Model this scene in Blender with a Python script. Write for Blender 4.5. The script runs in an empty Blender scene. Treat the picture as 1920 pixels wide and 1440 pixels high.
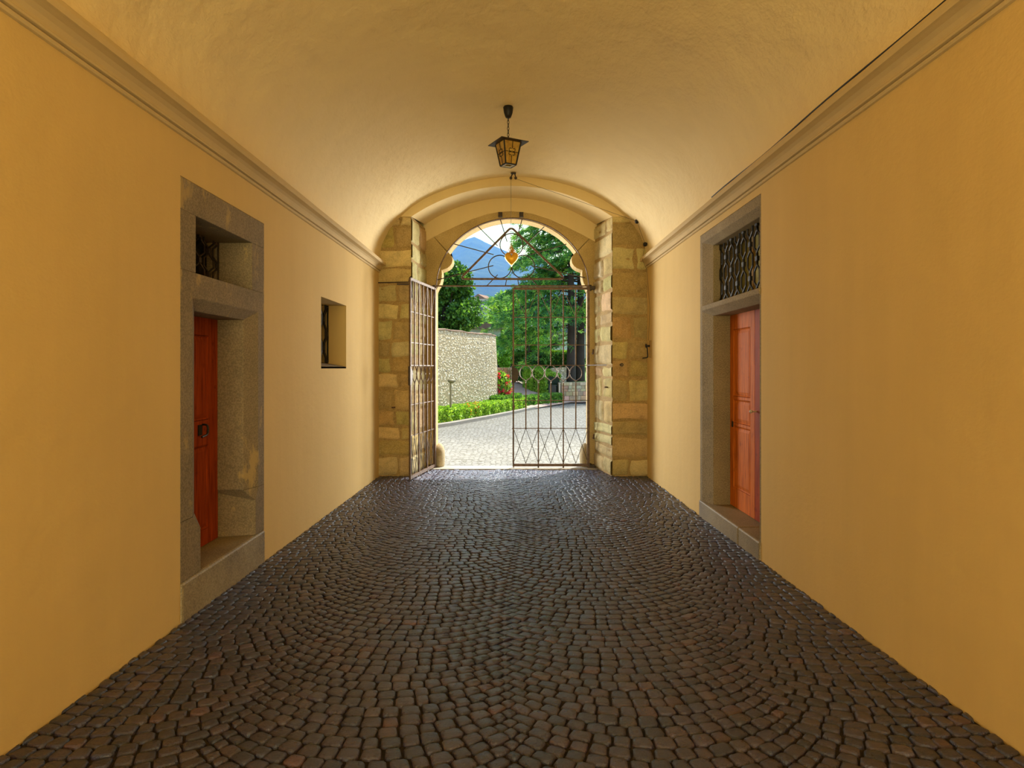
import bpy, bmesh, math, random
import numpy as np
from mathutils import Vector, Matrix
random.seed(7); rng = np.random.default_rng(7)
C = bpy.context.scene.collection
S = bpy.context.scene
F = 1230.0; VX, VY = 962.0, 690.0; CH = 1.7       # focal length in px, vanishing point, eye height

# ------------------------------------------------------------------ camera, sky, sun, exposure
cam = bpy.data.cameras.new('camera'); camo = bpy.data.objects.new('camera', cam); C.objects.link(camo)
cam.sensor_fit = 'HORIZONTAL'; cam.sensor_width = 36.0; cam.lens = 36.0 * F / 1920
cam.shift_x = -(VX - 960) / 1920; cam.shift_y = (VY - 720) / 1920
cam.clip_start = .05; cam.clip_end = 9000
camo.location = (0, 0, CH); camo.rotation_euler = (math.pi / 2, 0, 0)
S.camera = camo

SUN_DIR = Vector((-.9, -1.5, -3.9)).normalized()
w = bpy.data.worlds.new('sky'); S.world = w; w.use_nodes = True
nt = w.node_tree; nt.nodes.clear()
sk = nt.nodes.new('ShaderNodeTexSky'); sk.sky_type = 'NISHITA'; sk.sun_disc = False
sk.sun_elevation = math.radians(66); sk.sun_rotation = math.radians(31)
sk.air_density = 1.0; sk.dust_density = 1.5; sk.ozone_density = 1.5
bg = nt.nodes.new('ShaderNodeBackground'); bg.inputs[1].default_value = .34
wo = nt.nodes.new('ShaderNodeOutputWorld')
nt.links.new(sk.outputs[0], bg.inputs[0]); nt.links.new(bg.outputs[0], wo.inputs[0])
sl = bpy.data.lights.new('sun', 'SUN'); sl.energy = 5.6; sl.angle = math.radians(.6); sl.color = (1, .95, .86)
so = bpy.data.objects.new('sun', sl); C.objects.link(so); so.location = (10, 25, 40)
so.rotation_euler = SUN_DIR.to_track_quat('-Z', 'Y').to_euler()
al = bpy.data.lights.new('rear_fill', 'AREA'); al.shape = 'RECTANGLE'; al.size = 3.9; al.size_y = 3.6; al.energy = 430; al.color = (1, .86, .42)
ao = bpy.data.objects.new('rear_fill', al); C.objects.link(ao); ao.location = (0, -5.5, 1.5); ao.rotation_euler = (math.radians(142), 0, 0)   # added fill lamp behind the camera, stands in for daylight from the rear end
for sx in (-1, 1):      # unseen fill lamps added outside the gate to brighten the passage
    fl_ = bpy.data.lights.new('gate_fill', 'AREA'); fl_.shape = 'RECTANGLE'; fl_.size = 4.2; fl_.size_y = 3.6; fl_.energy = 400; fl_.color = (1, .97, .90); fl_.spread = math.radians(110)
    fo_ = bpy.data.objects.new('gate_fill', fl_); C.objects.link(fo_); fo_.location = (sx*5.0, 16.8, 2.3)
    fo_.rotation_euler = (Vector((-sx*.9, 8.5, 4.2)) - fo_.location).to_track_quat('-Z', 'Z').to_euler()
S.view_settings.view_transform = 'Standard'; S.view_settings.look = 'None'
S.view_settings.exposure = 0.45; S.view_settings.gamma = 1.0; S.view_settings.use_curve_mapping = False

# ------------------------------------------------------------------ helpers
def at(px, py, Y):
    return Vector(((px - VX) / F * Y, Y, CH + (VY - py) / F * Y))

def tag(o, label=None, cat=None, group=None, kind=None):
    if label: o['label'] = label
    if cat: o['category'] = cat
    if group: o['group'] = group
    if kind: o['kind'] = kind
    return o

def empty(name, loc=(0, 0, 0), rz=0.0, parent=None):
    o = bpy.data.objects.new(name, None); C.objects.link(o); o.empty_display_size = .1
    o.location = loc; o.rotation_euler = (0, 0, rz)
    if parent: o.parent = parent
    return o

class MB:
    """collects boxes, bars, tubes and loose faces; build() links them as one mesh object"""
    def __init__(s): s.v = []; s.f = []; s.c = []; s.tint = (1, 1, 1)
    def add(s, vs, fs, tint=None):
        n = len(s.v); s.v += [tuple(p) for p in vs]; s.f += [tuple(i + n for i in f) for f in fs]
        s.c += [tint or s.tint] * len(vs)
    def box(s, a, b, tint=None):
        x0, y0, z0 = a; x1, y1, z1 = b
        s.add([(x0,y0,z0),(x1,y0,z0),(x1,y1,z0),(x0,y1,z0),(x0,y0,z1),(x1,y0,z1),(x1,y1,z1),(x0,y1,z1)],
              [(3,2,1,0),(4,5,6,7),(0,1,5,4),(1,2,6,5),(2,3,7,6),(3,0,4,7)], tint)
    def obox(s, c, ax, ay, az, tint=None):      # oriented box: centre + three half vectors
        c = Vector(c); ax, ay, az = Vector(ax), Vector(ay), Vector(az)
        vs = [c + ax*i + ay*j + az*k for k in (-1, 1) for (i, j) in ((-1,-1),(1,-1),(1,1),(-1,1))]
        s.add(vs, [(3,2,1,0),(4,5,6,7),(0,1,5,4),(1,2,6,5),(2,3,7,6),(3,0,4,7)], tint)
    def bar(s, a, b, wd, th, up=(0, 1, 0), tint=None):
        a, b = Vector(a), Vector(b); d = b - a; L = d.length; d.normalize()
        n = Vector(up); n = n - d * n.dot(d)
        if n.length < 1e-4: n = Vector((1, 0, 0)) - d * d.x
        n.normalize(); t = d.cross(n)
        s.obox((a + b) / 2, d * L / 2, t * wd / 2, n * th / 2, tint)
    def tube(s, pts, r, n=6, closed=False, r1=None, cap=True, tint=None):
        pts = [Vector(p) for p in pts]; m = len(pts); vs = []; fs = []
        prev = None
        for i, p in enumerate(pts):
            if closed: d = pts[(i+1) % m] - pts[i-1]
            else: d = pts[min(i+1, m-1)] - pts[max(i-1, 0)]
            if d.length < 1e-9: d = Vector((0, 0, 1))
            d.normalize()
            if prev is None:
                u = Vector((0, 1, 0)) if abs(d.y) < .9 else Vector((1, 0, 0))
            else: u = prev
            u = u - d * u.dot(d)
            if u.length < 1e-5: u = Vector((1, 0, 0)) - d * d.x
            u.normalize(); prev = u; q = d.cross(u)
            rr = r if r1 is None else r + (r1 - r) * i / max(m-1, 1)
            for k in range(n):
                a = 2*math.pi*k/n; vs.append(p + (u*math.cos(a) + q*math.sin(a))*rr)
        for i in range(m if closed else m-1):
            j = (i+1) % m
            for k in range(n): fs.append((i*n+k, i*n+(k+1) % n, j*n+(k+1) % n, j*n+k))
        if not closed and cap: fs += [tuple(range(n))[::-1], tuple((m-1)*n+k for k in range(n))]
        s.add(vs, fs, tint)
    def prism(s, poly, fn0, fn1, tint=None):    # poly = list of 2-D points, fn0/fn1 map them to the two ends
        n = len(poly)
        s.add([fn0(*p) for p in poly] + [fn1(*p) for p in poly],
              [tuple(range(n))[::-1], tuple(range(n, 2*n))] + [(i, (i+1) % n, n+(i+1) % n, n+i) for i in range(n)], tint)
    def lathe(s, prof, c, n=16, axis='z', tint=None):
        vs = []; fs = []; m = len(prof)
        for r, h in prof:
            for k in range(n):
                a = 2*math.pi*k/n; x, y = r*math.cos(a), r*math.sin(a)
                vs.append((c[0]+x, c[1]+y, c[2]+h) if axis == 'z' else ((c[0]+x, c[1]+h, c[2]+y) if axis == 'y' else (c[0]+h, c[1]+x, c[2]+y)))
        for i in range(m-1):
            for k in range(n): fs.append((i*n+k, i*n+(k+1) % n, (i+1)*n+(k+1) % n, (i+1)*n+k))
        fs += [tuple(range(n))[::-1], tuple((m-1)*n+k for k in range(n))]
        s.add(vs, fs, tint)
    def build(s, name, mat, parent=None, smooth=False, bevel=0, rel=True):
        me = bpy.data.meshes.new(name)
        off = Vector((0, 0, 0))
        me.from_pydata([Vector(p) - off for p in s.v], [], s.f)
        at_ = me.color_attributes.new('tint', 'FLOAT_COLOR', 'POINT')
        arr = np.ones((len(s.v), 4), np.float32); arr[:, :3] = np.array(s.c, np.float32).reshape(-1, 3)
        at_.data.foreach_set('color', arr.ravel())
        bm = bmesh.new(); bm.from_mesh(me); bmesh.ops.recalc_face_normals(bm, faces=bm.faces); bm.to_mesh(me); bm.free()
        if smooth: me.polygons.foreach_set('use_smooth', [True]*len(me.polygons))
        me.materials.append(mat); o = bpy.data.objects.new(name, me); C.objects.link(o)
        if parent: o.parent = parent
        if bevel:
            m = o.modifiers.new('bevel', 'BEVEL'); m.width = bevel; m.segments = 2; m.limit_method = 'ANGLE'; m.angle_limit = math.radians(35)
        return o

def np_mesh(name, V, Fq, col, mat, parent=None, smooth=False):
    """V (n,3), Fq (m,k) one polygon size, col (n,3)"""
    me = bpy.data.meshes.new(name); n, m, k = len(V), len(Fq), Fq.shape[1]
    me.vertices.add(n); me.vertices.foreach_set('co', V.astype(np.float32).ravel())
    me.loops.add(m*k); me.loops.foreach_set('vertex_index', Fq.astype(np.int32).ravel())
    me.polygons.add(m); me.polygons.foreach_set('loop_start', np.arange(0, m*k, k, dtype=np.int32))
    me.update(calc_edges=True)
    a = me.color_attributes.new('tint', 'FLOAT_COLOR', 'POINT')
    c4 = np.ones((n, 4), np.float32); c4[:, :3] = col; a.data.foreach_set('color', c4.ravel())
    if smooth: me.polygons.foreach_set('use_smooth', np.ones(m, bool))
    me.materials.append(mat); o = bpy.data.objects.new(name, me); C.objects.link(o)
    if parent: o.parent = parent
    return o

# ------------------------------------------------------------------ materials
def mat(name, col, rough=.7, metal=0.0, spec=.5):
    m = bpy.data.materials.new(name); m.use_nodes = True; N = m.node_tree; b = N.nodes['Principled BSDF']
    b.inputs['Base Color'].default_value = (*col, 1); b.inputs['Roughness'].default_value = rough
    b.inputs['Metallic'].default_value = metal; b.inputs['Specular IOR Level'].default_value = spec
    return m, N, b
def nd(N, t, **kw):
    n = N.nodes.new(t)
    for k, v in kw.items():
        if isinstance(v, (int, float, tuple, str, bool)) and hasattr(n, k): setattr(n, k, v)
    return n
def coords(N, scale=(1, 1, 1)):
    tc = nd(N, 'ShaderNodeTexCoord'); mp = nd(N, 'ShaderNodeMapping'); mp.inputs['Scale'].default_value = scale
    N.links.new(tc.outputs['Object'], mp.inputs[0]); return mp.outputs[0]
def noise(N, co, sc, det=4, rough=.55):
    n = nd(N, 'ShaderNodeTexNoise'); n.inputs['Scale'].default_value = sc; n.inputs['Detail'].default_value = det
    n.inputs['Roughness'].default_value = rough; N.links.new(co, n.inputs['Vector']); return n.outputs['Fac']
def ramp(N, fac, stops):
    r = nd(N, 'ShaderNodeValToRGB'); e = r.color_ramp.elements
    while len(e) < len(stops): e.new(.5)
    for i, (p, c) in enumerate(stops):
        e[i].position = p; e[i].color = (*c, 1) if len(c) == 3 else c
    N.links.new(fac, r.inputs[0]); return r.outputs[0]
def mix(N, fac, a, b, mode='MIX'):
    m = nd(N, 'ShaderNodeMix'); m.data_type = 'RGBA'; m.blend_type = mode
    for v, i in ((fac, 0), (a, 6), (b, 7)):
        if hasattr(v, 'links'): N.links.new(v, m.inputs[i])
        else: m.inputs[i].default_value = v if i == 0 else (*v, 1)
    return m.outputs[2]
def bump(N, b, h, strength, dist, prev=None):
    n = nd(N, 'ShaderNodeBump'); n.inputs['Strength'].default_value = strength; n.inputs['Distance'].default_value = dist
    N.links.new(h, n.inputs['Height'])
    if prev is not None: N.links.new(prev, n.inputs['Normal'])
    N.links.new(n.outputs[0], b.inputs['Normal']); return n.outputs[0]
def tint_attr(N):
    a = nd(N, 'ShaderNodeAttribute'); a.attribute_name = 'tint'; return a.outputs['Color']

def plaster(name, c1, c2, bm=.35):
    m, N, b = mat(name, c1, .85, spec=.2); co = coords(N)
    big = noise(N, co, .55, 4, .6)
    st = noise(N, coords(N, (3.5, 3.5, .35)), 1.3, 5, .65)
    c = ramp(N, big, [(.3, c2), (.7, c1)])
    c = mix(N, .10, c, ramp(N, st, [(.3, tuple(x*.7 for x in c2)), (.7, tuple(min(1, x*1.1) for x in c1))]))
    N.links.new(c, b.inputs['Base Color'])
    n1 = bump(N, b, noise(N, coords(N, (1, .6, 1)), 2.6, 6, .6), bm, .035)
    bump(N, b, noise(N, co, 55, 3, .6), .25, .003, n1)
    return m
M = {}
M['wall'] = plaster('ochre_plaster', (.735, .525, .215), (.685, .48, .19))
M['vault'] = plaster('vault_plaster', (.88, .71, .39), (.85, .67, .36), 1.5)
M['cornice'] = plaster('cornice_plaster', (.68, .52, .28), (.60, .45, .23))
M['archplaster'] = plaster('arch_plaster', (.84, .66, .34), (.80, .61, .30))

def granite(name, c1, c2, c3, patch=None, sc=1.0, bmp=.5, rough=.85):
    m, N, b = mat(name, c1, rough, spec=.3); co = coords(N)
    c = ramp(N, noise(N, co, 1.6*sc, 6, .65), [(.3, c2), (.55, c1), (.75, c3)])
    fine = noise(N, co, 90*sc, 2, .6)
    c = mix(N, .24, c, ramp(N, fine, [(.4, tuple(x*.35 for x in c2)), (.6, tuple(min(1, x*1.5) for x in c3))]))
    if patch:
        p = ramp(N, noise(N, coords(N, (2, 2, 1)), 1.9, 6, .7), [(.57, (0, 0, 0)), (.63, (1, 1, 1))])
        c = mix(N, p, c, patch)
    N.links.new(c, b.inputs['Base Color'])
    n1 = bump(N, b, noise(N, co, 9*sc, 6, .7), bmp, .012)
    bump(N, b, fine, .35, .003, n1)
    return m
M['frame_l'] = granite('grey_rendered_stone', (.25, .19, .115), (.18, .14, .085), (.30, .235, .145), (.42, .30, .13))
M['frame_r'] = granite('speckled_granite', (.29, .22, .12), (.20, .15, .08), (.38, .30, .17))
M['step'] = granite('worn_step_stone', (.30, .24, .14), (.17, .13, .08), (.38, .31, .19), rough=.55)

def stone_tinted(name, mult=1.0, bmp=.8, rough=.85):
    m, N, b = mat(name, (.4, .3, .15), rough, spec=.25); co = coords(N)
    t = tint_attr(N)
    g = ramp(N, noise(N, co, 5, 7, .7), [(.25, (.55*mult,)*3), (.5, (.95*mult,)*3), (.8, (1.2*mult,)*3)])
    c = mix(N, 1.0, t, g, 'MULTIPLY')
    c = mix(N, .25, c, ramp(N, noise(N, co, 70, 2), [(.4, (.12, .08, .03)), (.62, (.62, .50, .28))]))
    N.links.new(c, b.inputs['Base Color'])
    n1 = bump(N, b, noise(N, co, 7, 7, .72), bmp, .02)
    bump(N, b, noise(N, co, 60, 3, .6), .4, .004, n1)
    return m
M['ashlar'] = stone_tinted('ashlar_blocks')
M['mortar'] = granite('rubble_mortar', (.42, .28, .10), (.25, .16, .055), (.52, .37, .15), bmp=1.0)
M['archstone'] = granite('arch_stone', (.56, .39, .15), (.38, .26, .09), (.66, .50, .23), bmp=.8)
M['guard'] = granite('guard_stone', (.42, .33, .18), (.30, .23, .12), (.55, .45, .27), bmp=.8)
M['slab'] = granite('threshold_slab', (.34, .31, .24), (.28, .25, .19), (.38, .35, .28))

# inner cobbles: purple-brown porphyry, semi-polished
m, N, b = mat('porphyry_cobbles', (.1, .07, .06), .4, spec=.9); co = coords(N)
t = tint_attr(N)
c = mix(N, 1.0, t, ramp(N, noise(N, co, 14, 5, .7), [(.3, (.65,)*3), (.7, (1.3,)*3)]), 'MULTIPLY')
N.links.new(c, b.inputs['Base Color'])
N.links.new(ramp(N, noise(N, co, 22, 4), [(.3, (.24,)*3), (.7, (.42,)*3)]), b.inputs['Roughness'])
n1 = bump(N, b, noise(N, coords(N, (1, 1.6, 1)), 34, 5, .7), .9, .012); bump(N, b, noise(N, co, 130, 3, .6), .4, .002, n1)
b.inputs['Specular Tint'].default_value = (.55, .78, 1, 1); b.inputs['Coat Weight'].default_value = .25; b.inputs['Coat Roughness'].default_value = .36; M['cobble'] = m  # blue specular tint paints in a sheen of sky
M['joint'] = granite('sandy_joint', (.020, .014, .009), (.010, .007, .005), (.045, .03, .017), rough=.9)

# outer pale paving: small setts in rows with dark joints
m, N, b = mat('pale_setts', (.5, .5, .42), .75, spec=.3); co = coords(N)
dn = nd(N, 'ShaderNodeTexNoise'); dn.inputs['Scale'].default_value = 2.2; N.links.new(co, dn.inputs['Vector'])
dm = nd(N, 'ShaderNodeVectorMath', operation='MULTIPLY_ADD'); N.links.new(dn.outputs['Color'], dm.inputs[0]); dm.inputs[1].default_value = (.16, .16, 0); N.links.new(co, dm.inputs[2])
vo = nd(N, 'ShaderNodeTexVoronoi', feature='DISTANCE_TO_EDGE'); vo.inputs['Scale'].default_value = 9.5; vo.inputs['Randomness'].default_value = .45; N.links.new(dm.outputs[0], vo.inputs['Vector'])
vc = nd(N, 'ShaderNodeTexVoronoi', feature='F1'); vc.inputs['Scale'].default_value = 9.5; vc.inputs['Randomness'].default_value = .45; N.links.new(dm.outputs[0], vc.inputs['Vector'])
bw = nd(N, 'ShaderNodeSeparateColor'); N.links.new(vc.outputs['Color'], bw.inputs[0])
c = ramp(N, bw.outputs[0], [(0, (.15, .15, .125)), (.5, (.19, .19, .16)), (1, (.225, .225, .19))])
c = mix(N, ramp(N, vo.outputs['Distance'], [(.03, (1, 1, 1)), (.12, (0, 0, 0))]), c, (.09, .085, .06))
N.links.new(c, b.inputs['Base Color']); bump(N, b, ramp(N, vo.outputs['Distance'], [(0, (0,)*3), (.2, (1,)*3)]), .6, .012)
M['setts'] = m
M['path'] = granite('pink_paved_path', (.46, .31, .23), (.38, .26, .19), (.52, .37, .28))
M['kerb'] = granite('kerb_stone', (.27, .25, .20), (.22, .20, .155), (.31, .29, .24))

def wood(name, c1, c2, axis_scale):
    m, N, b = mat(name, c1, .6, spec=.06)
    co = coords(N, axis_scale); g = noise(N, co, 6, 8, .65)
    c = ramp(N, g, [(.3, c2), (.52, c1), (.72, tuple(min(1, x*1.35) for x in c1))])
    k = noise(N, coords(N, (3, 3, 3)), 2.4, 3)
    c = mix(N, ramp(N, k, [(.62, (0,)*3), (.78, (.75,)*3)]), c, tuple(x*.35 for x in c2))
    N.links.new(c, b.inputs['Base Color']); bump(N, b, g, .3, .003); return m
M['wood_r'] = wood('varnished_red_wood', (.62, .165, .022), (.36, .07, .010), (8, 8, .5))
M['wood_l'] = wood('dark_red_wood', (.36, .060, .012), (.18, .022, .006), (8, 8, .5))
def iron(name, c, rough=.5, metal=.6, r2=None):
    m, N, b = mat(name, c, rough, metal)
    n = noise(N, coords(N), 18, 4)
    N.links.new(ramp(N, n, [(.3, tuple(x*.65 for x in c)), (.7, r2 or tuple(x*1.25 for x in c))]), b.inputs['Base Color'])
    bump(N, b, n, .2, .002); return m
M['rust'] = iron('rusty_iron', (.12, .068, .042), .5, .4, (.18, .11, .07))
M['iron'] = iron('dark_wrought_iron', (.055, .038, .026), .5, .5)
M['black'] = iron('black_iron', (.018, .015, .013), .55, .3)
M['gold'] = mat('gilded_metal', (.85, .48, .05), .38, .75)[0]
M['gold2'] = mat('copper_gilt', (.62, .30, .06), .45, .5)[0]
M['cord'] = mat('dark_cord', (.10, .07, .04), .8)[0]
M['white'] = mat('white_enamel', (.7, .66, .58), .5)[0]
M['dark'] = mat('dark_interior', (.03, .027, .022), .9)[0]
m, N, b = mat('amber_glass', (.75, .42, .05), .35); b.inputs['Transmission Weight'].default_value = .25
N.links.new(ramp(N, noise(N, coords(N), 14, 4), [(.3, (.45, .20, .02)), (.7, (.80, .52, .10))]), b.inputs['Base Color']); M['amber'] = m
m, N, b = mat('greenish_pane', (.13, .15, .05), .12); N.links.new(ramp(N, noise(N, coords(N, (1, 1, .4)), 2.2, 3), [(.35, (.16, .19, .06)), (.65, (.55, .50, .18))]), b.inputs['Base Color']); M['greenpane'] = m  # pane colour brightened to stand in for the lit room behind
M['darkpane'] = mat('dark_window_pane', (.012, .016, .014), .12)[0]
M['board'] = wood('bare_board', (.42, .27, .10), (.30, .18, .06), (8, 8, .6))

def leafmat(name, trans=.35):
    m, N, b = mat(name, (.1, .2, .03), .55, spec=.3); t = tint_attr(N)
    N.links.new(t, b.inputs['Base Color'])
    tr = nd(N, 'ShaderNodeBsdfTranslucent'); mx = nd(N, 'ShaderNodeMixShader'); mx.inputs[0].default_value = trans
    g = mix(N, 1.0, t, (1.3, 1.25, .55), 'MULTIPLY'); N.links.new(g, tr.inputs[0])
    N.links.new(b.outputs[0], mx.inputs[1]); N.links.new(tr.outputs[0], mx.inputs[2])
    N.links.new(mx.outputs[0], N.nodes['Material Output'].inputs[0]); return m
M['leaf'] = leafmat('leaves', .4); M['needle'] = leafmat('needles', .25)
M['bark'] = granite('bark', (.055, .042, .034), (.03, .023, .018), (.085, .068, .055), bmp=1.0)

# ------------------------------------------------------------------ measures of the passage
HW = 2.106; YF = 10.30; YB = 11.20; Y0 = -6.0
SPR = 3.33; RISE = 1.365
def floor_z(y): return .0135 * max(0.0, YF - y) if y < YF else 0.0

# ------------------------------------------------------------------ floor: bed and cobbles
bed = MB(); ys = np.linspace(Y0, 11.0, 30)
for i in range(29):
    a, b_ = ys[i], ys[i+1]
    bed.add([(-2.5, a, floor_z(a)-.012), (2.5, a, floor_z(a)-.012), (2.5, b_, floor_z(b_)-.012), (-2.5, b_, floor_z(b_)-.012)], [(0, 1, 2, 3)])
floor = bed.build('floor', M['joint']); tag(floor, 'sandy bed of the dark cobbled floor of the passage', None, None, 'structure')

def stones():
    quads = []
    P = .086; HWc = .62; tm = math.radians(44); R = HWc / math.sin(tm); n = 15
    for cx in (-1.86, -.62, .62, 1.86):
        y0 = -1.8
        while y0 < 11.05:
            sh = random.uniform(-.35, .35)
            ts = [-tm + 2*tm*(i + (sh + random.uniform(-.12, .12))*(0 < i < n))/n for i in range(n+1)]
            for i in range(n):
                q = []
                for t, top in ((ts[i], 0), (ts[i+1], 0), (ts[i+1], 1), (ts[i], 1)):
                    x = cx + R*math.sin(t); y = y0 + R*(1-math.cos(t))
                    if top: x -= P*math.cos(t)*math.sin(t); y += P*math.cos(t)**2
                    x = min(max(x, -HW-.004), HW+.004); q.append((x, y))
                if max(q[1][0]-q[0][0], q[2][0]-q[3][0]) > .03: quads.append(q)
            y0 += P
    ye = R*(1-math.cos(tm)); hd = P*.5
    for sx in (-1.24, 0, 1.24):
        y0 = -1.8
        while y0 < 11.05:
            quads.append([(sx-.0, y0+ye+.001), (sx+hd, y0+ye+hd), (sx, y0+ye+P-.001), (sx-hd, y0+ye+hd)]); y0 += P
    return quads
quads = [q for q in stones() if sum(p[1] for p in q)/4 < 10.97]
Q = np.array(quads)                                   # (n,4,2)
n = len(Q); cen = Q.mean(1)
Q[:, :, 0] += .06*np.sin(Q[:, :, 1]*1.15)*(1-np.minimum(1, np.abs(Q[:, :, 0])/HW)); jit = rng.normal(0, .0028, Q.shape); Q = Q + jit
def lvl(ins, cut, dz):
    """8-point rounded outline of each stone"""
    out = []
    # shrink by an absolute inset
    d = Q - cen[:, None, :]; L = np.linalg.norm(d, axis=2, keepdims=True); q = cen[:, None, :] + d*(1 - ins/np.maximum(L, .02))
    for i in range(4):
        a, p, b = q[:, i-1], q[:, i], q[:, (i+1) % 4]
        out.append(p + (a-p)*cut); out.append(p + (b-p)*cut)
    o = np.stack(out, 1)
    z = np.maximum(0, YF - o[:, :, 1])*.0135
    return np.concatenate([o, (z + dz)[:, :, None] if np.ndim(dz) else (z + dz)[:, :, None]], 2)
hz = rng.normal(0, .0016, (n, 1)); tilt = rng.normal(0, .028, (n, 1, 2))
def withh(L, k=1):
    L[:, :, 2] += hz + ((L[:, :, :2] - cen[:, None])*tilt).sum(2)*k; return L
A = withh(lvl(.0045, .13, -.030)); B = withh(lvl(.0055, .14, -.007)); D = withh(lvl(.010, .16, .0012)); E = withh(lvl(.026, .25, .0028))
ctr = np.concatenate([cen, (np.maximum(0, YF-cen[:, 1])*.0135)[:, None] + .0032 + hz], 1)[:, None]
V = np.concatenate([A, B, D, E, ctr], 1)              # 33 verts per stone
fq = []
for l in range(3):
    for k in range(8): fq.append((l*8+k, l*8+(k+1) % 8, (l+1)*8+(k+1) % 8, (l+1)*8+k))
for k in range(0, 8, 2): fq.append((24+k, 24+k+1, 24+(k+2) % 8, 32))
fq = np.array(fq); Fq = (fq[None] + (np.arange(n)*33)[:, None, None]).reshape(-1, 4)
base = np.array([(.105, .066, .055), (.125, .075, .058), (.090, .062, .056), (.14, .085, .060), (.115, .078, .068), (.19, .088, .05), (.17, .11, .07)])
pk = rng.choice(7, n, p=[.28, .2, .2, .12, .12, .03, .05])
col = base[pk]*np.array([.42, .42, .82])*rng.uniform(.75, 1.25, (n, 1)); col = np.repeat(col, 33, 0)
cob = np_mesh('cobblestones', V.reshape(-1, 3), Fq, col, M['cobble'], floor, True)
tag(cob, 'dark purple-brown cobbles laid in fans')

# ------------------------------------------------------------------ ground outside and threshold
g = MB(); g.add([(-14, 11.34, -.01), (14, 11.34, -.01), (14, 60, -.01), (-14, 60, -.01)], [(0, 1, 2, 3)])
go = g.build('courtyard_paving', M['setts']); tag(go, 'pale sunlit cobbled forecourt beyond the gate', None, None, 'structure')
g = MB(); g.add([(-14, -40, .13), (14, -40, .13), (14, Y0, .13), (-14, Y0, .13)], [(0, 1, 2, 3)])
go = g.build('inner_court_paving', M['setts']); tag(go, 'pale paving behind the viewer', None, None, 'structure')
g = MB(); g.box((-1.55, 10.99, -.1), (1.45, 11.36, .010)); th = g.build('trim_1', M['slab'], bevel=.006); tag(th, 'pale stone threshold slab under the gate', None, None, 'structure')

# ------------------------------------------------------------------ walls with openings
def wall(name, sgn, holes, mat_, label):
    w_ = MB(); X0, X1 = sgn*HW, sgn*(HW+.45)
    yb = sorted({Y0, 11.5, *[h[0] for h in holes], *[h[1] for h in holes]})
    zb = sorted({-.1, SPR+.02, *[max(-.1, h[2]) for h in holes], *[h[3] for h in holes]})
    for i in range(len(yb)-1):
        for j in range(len(zb)-1):
            yc, zc = (yb[i]+yb[i+1])/2, (zb[j]+zb[j+1])/2
            if any(h[0] < yc < h[1] and h[2] < zc < h[3] for h in holes): continue
            w_.box((min(X0, X1), yb[i], zb[j]), (max(X0, X1), yb[i+1], zb[j+1]))
    o = w_.build(name, mat_); tag(o, label, None, None, 'structure'); return o
LD = (4.15, 5.547); RD = (5.57, 7.38); SW = (7.196, 8.276, 1.715, 2.485)
wall('wall_left', -1, [(*LD, -.2, 2.92), SW], M['wall'], 'smooth ochre plaster wall on the left')
wall('wall_right', 1, [(*RD, -.2, 3.185)], M['wall'], 'smooth ochre plaster wall on the right')
# outer skin of the building so the rooms behind are dark
sk_ = MB()
for s_ in (-1, 1):
    a, b_ = sorted((s_*3.6, s_*3.7)); sk_.box((a, Y0, -.1), (b_, 11.5, 5.2))
    a, b_ = sorted((s_*2.56, s_*3.6)); sk_.box((a, Y0, -.1), (b_, Y0+.1, 5.2)); sk_.box((a, 11.4, -.1), (b_, 11.5, 5.2)); sk_.box((a, Y0+.1, -.1), (b_, 11.4, -.02))
sk_.box((-3.7, Y0, 5.2), (3.7, 11.5, 5.3))
so_ = sk_.build('wall_outer', M['wall']); tag(so_, 'outer shell of the gatehouse', None, None, 'structure')

# ceiling: elliptical barrel vault, slightly uneven
NV, NY = 48, 90; vs = []; fs = []
for j in range(NY+1):
    y = Y0 + (YF + .02 - Y0)*j/NY
    for i in range(NV+1):
        a = math.pi*i/NV
        d = .010*math.sin(y*1.7 + i*.35)*math.sin(a)*math.sin(y*.6+1) + .007*math.sin(y*3.1 - i*.5)*math.sin(a)
        vs.append((-(HW+.002)*math.cos(a), y, SPR + (RISE+d)*math.sin(a)))
for j in range(NY):
    for i in range(NV): p = j*(NV+1)+i; fs.append((p, p+1, p+NV+2, p+NV+1))
v = MB(); v.add(vs, fs); co_ = v.build('ceiling', M['vault'], smooth=True); tag(co_, 'cream barrel vault over the passage', None, None, 'structure')

# cornices
for s_, nm, z0, z1 in ((-1, 'trim_2', 3.165, 3.195), (1, 'trim_3', 3.235, 3.265)):
    prof = [(0, 0), (.016, .002), (.022, .010), (.022, .020), (.010, .022), (.012, .028), (.034, .030), (.038, .040), (.032, .046), (.034, .060), (.044, .080), (.066, .096), (.094, .102), (.112, .104), (.114, .110), (.118, .130), (.114, .150), (.108, .156), (.092, .158), (.090, .174), (.080, .182), (-.02, .184)]
    c_ = MB(); n_ = 24
    ysx = np.linspace(Y0, YF + .06, n_); vs = []; fs = []; m_ = len(prof)
    for j, y in enumerate(ysx):
        zz = z0 + (z1-z0)*(y-2)/8
        for (p, h) in prof: vs.append((s_*(HW - p), y, zz + h + .002*math.sin(j*1.7+h*30)))
    for j in range(n_-1):
        for i in range(m_-1): fs.append((j*m_+i, j*m_+i+1, (j+1)*m_+i+1, (j+1)*m_+i))
    fs.append(tuple((n_-1)*m_+i for i in range(m_)))
    c_.add(vs, fs); o = c_.build(nm, M['cornice']); tag(o, ('left' if s_ < 0 else 'right') + ' moulded plaster cornice under the vault', None, None, 'structure')

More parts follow.
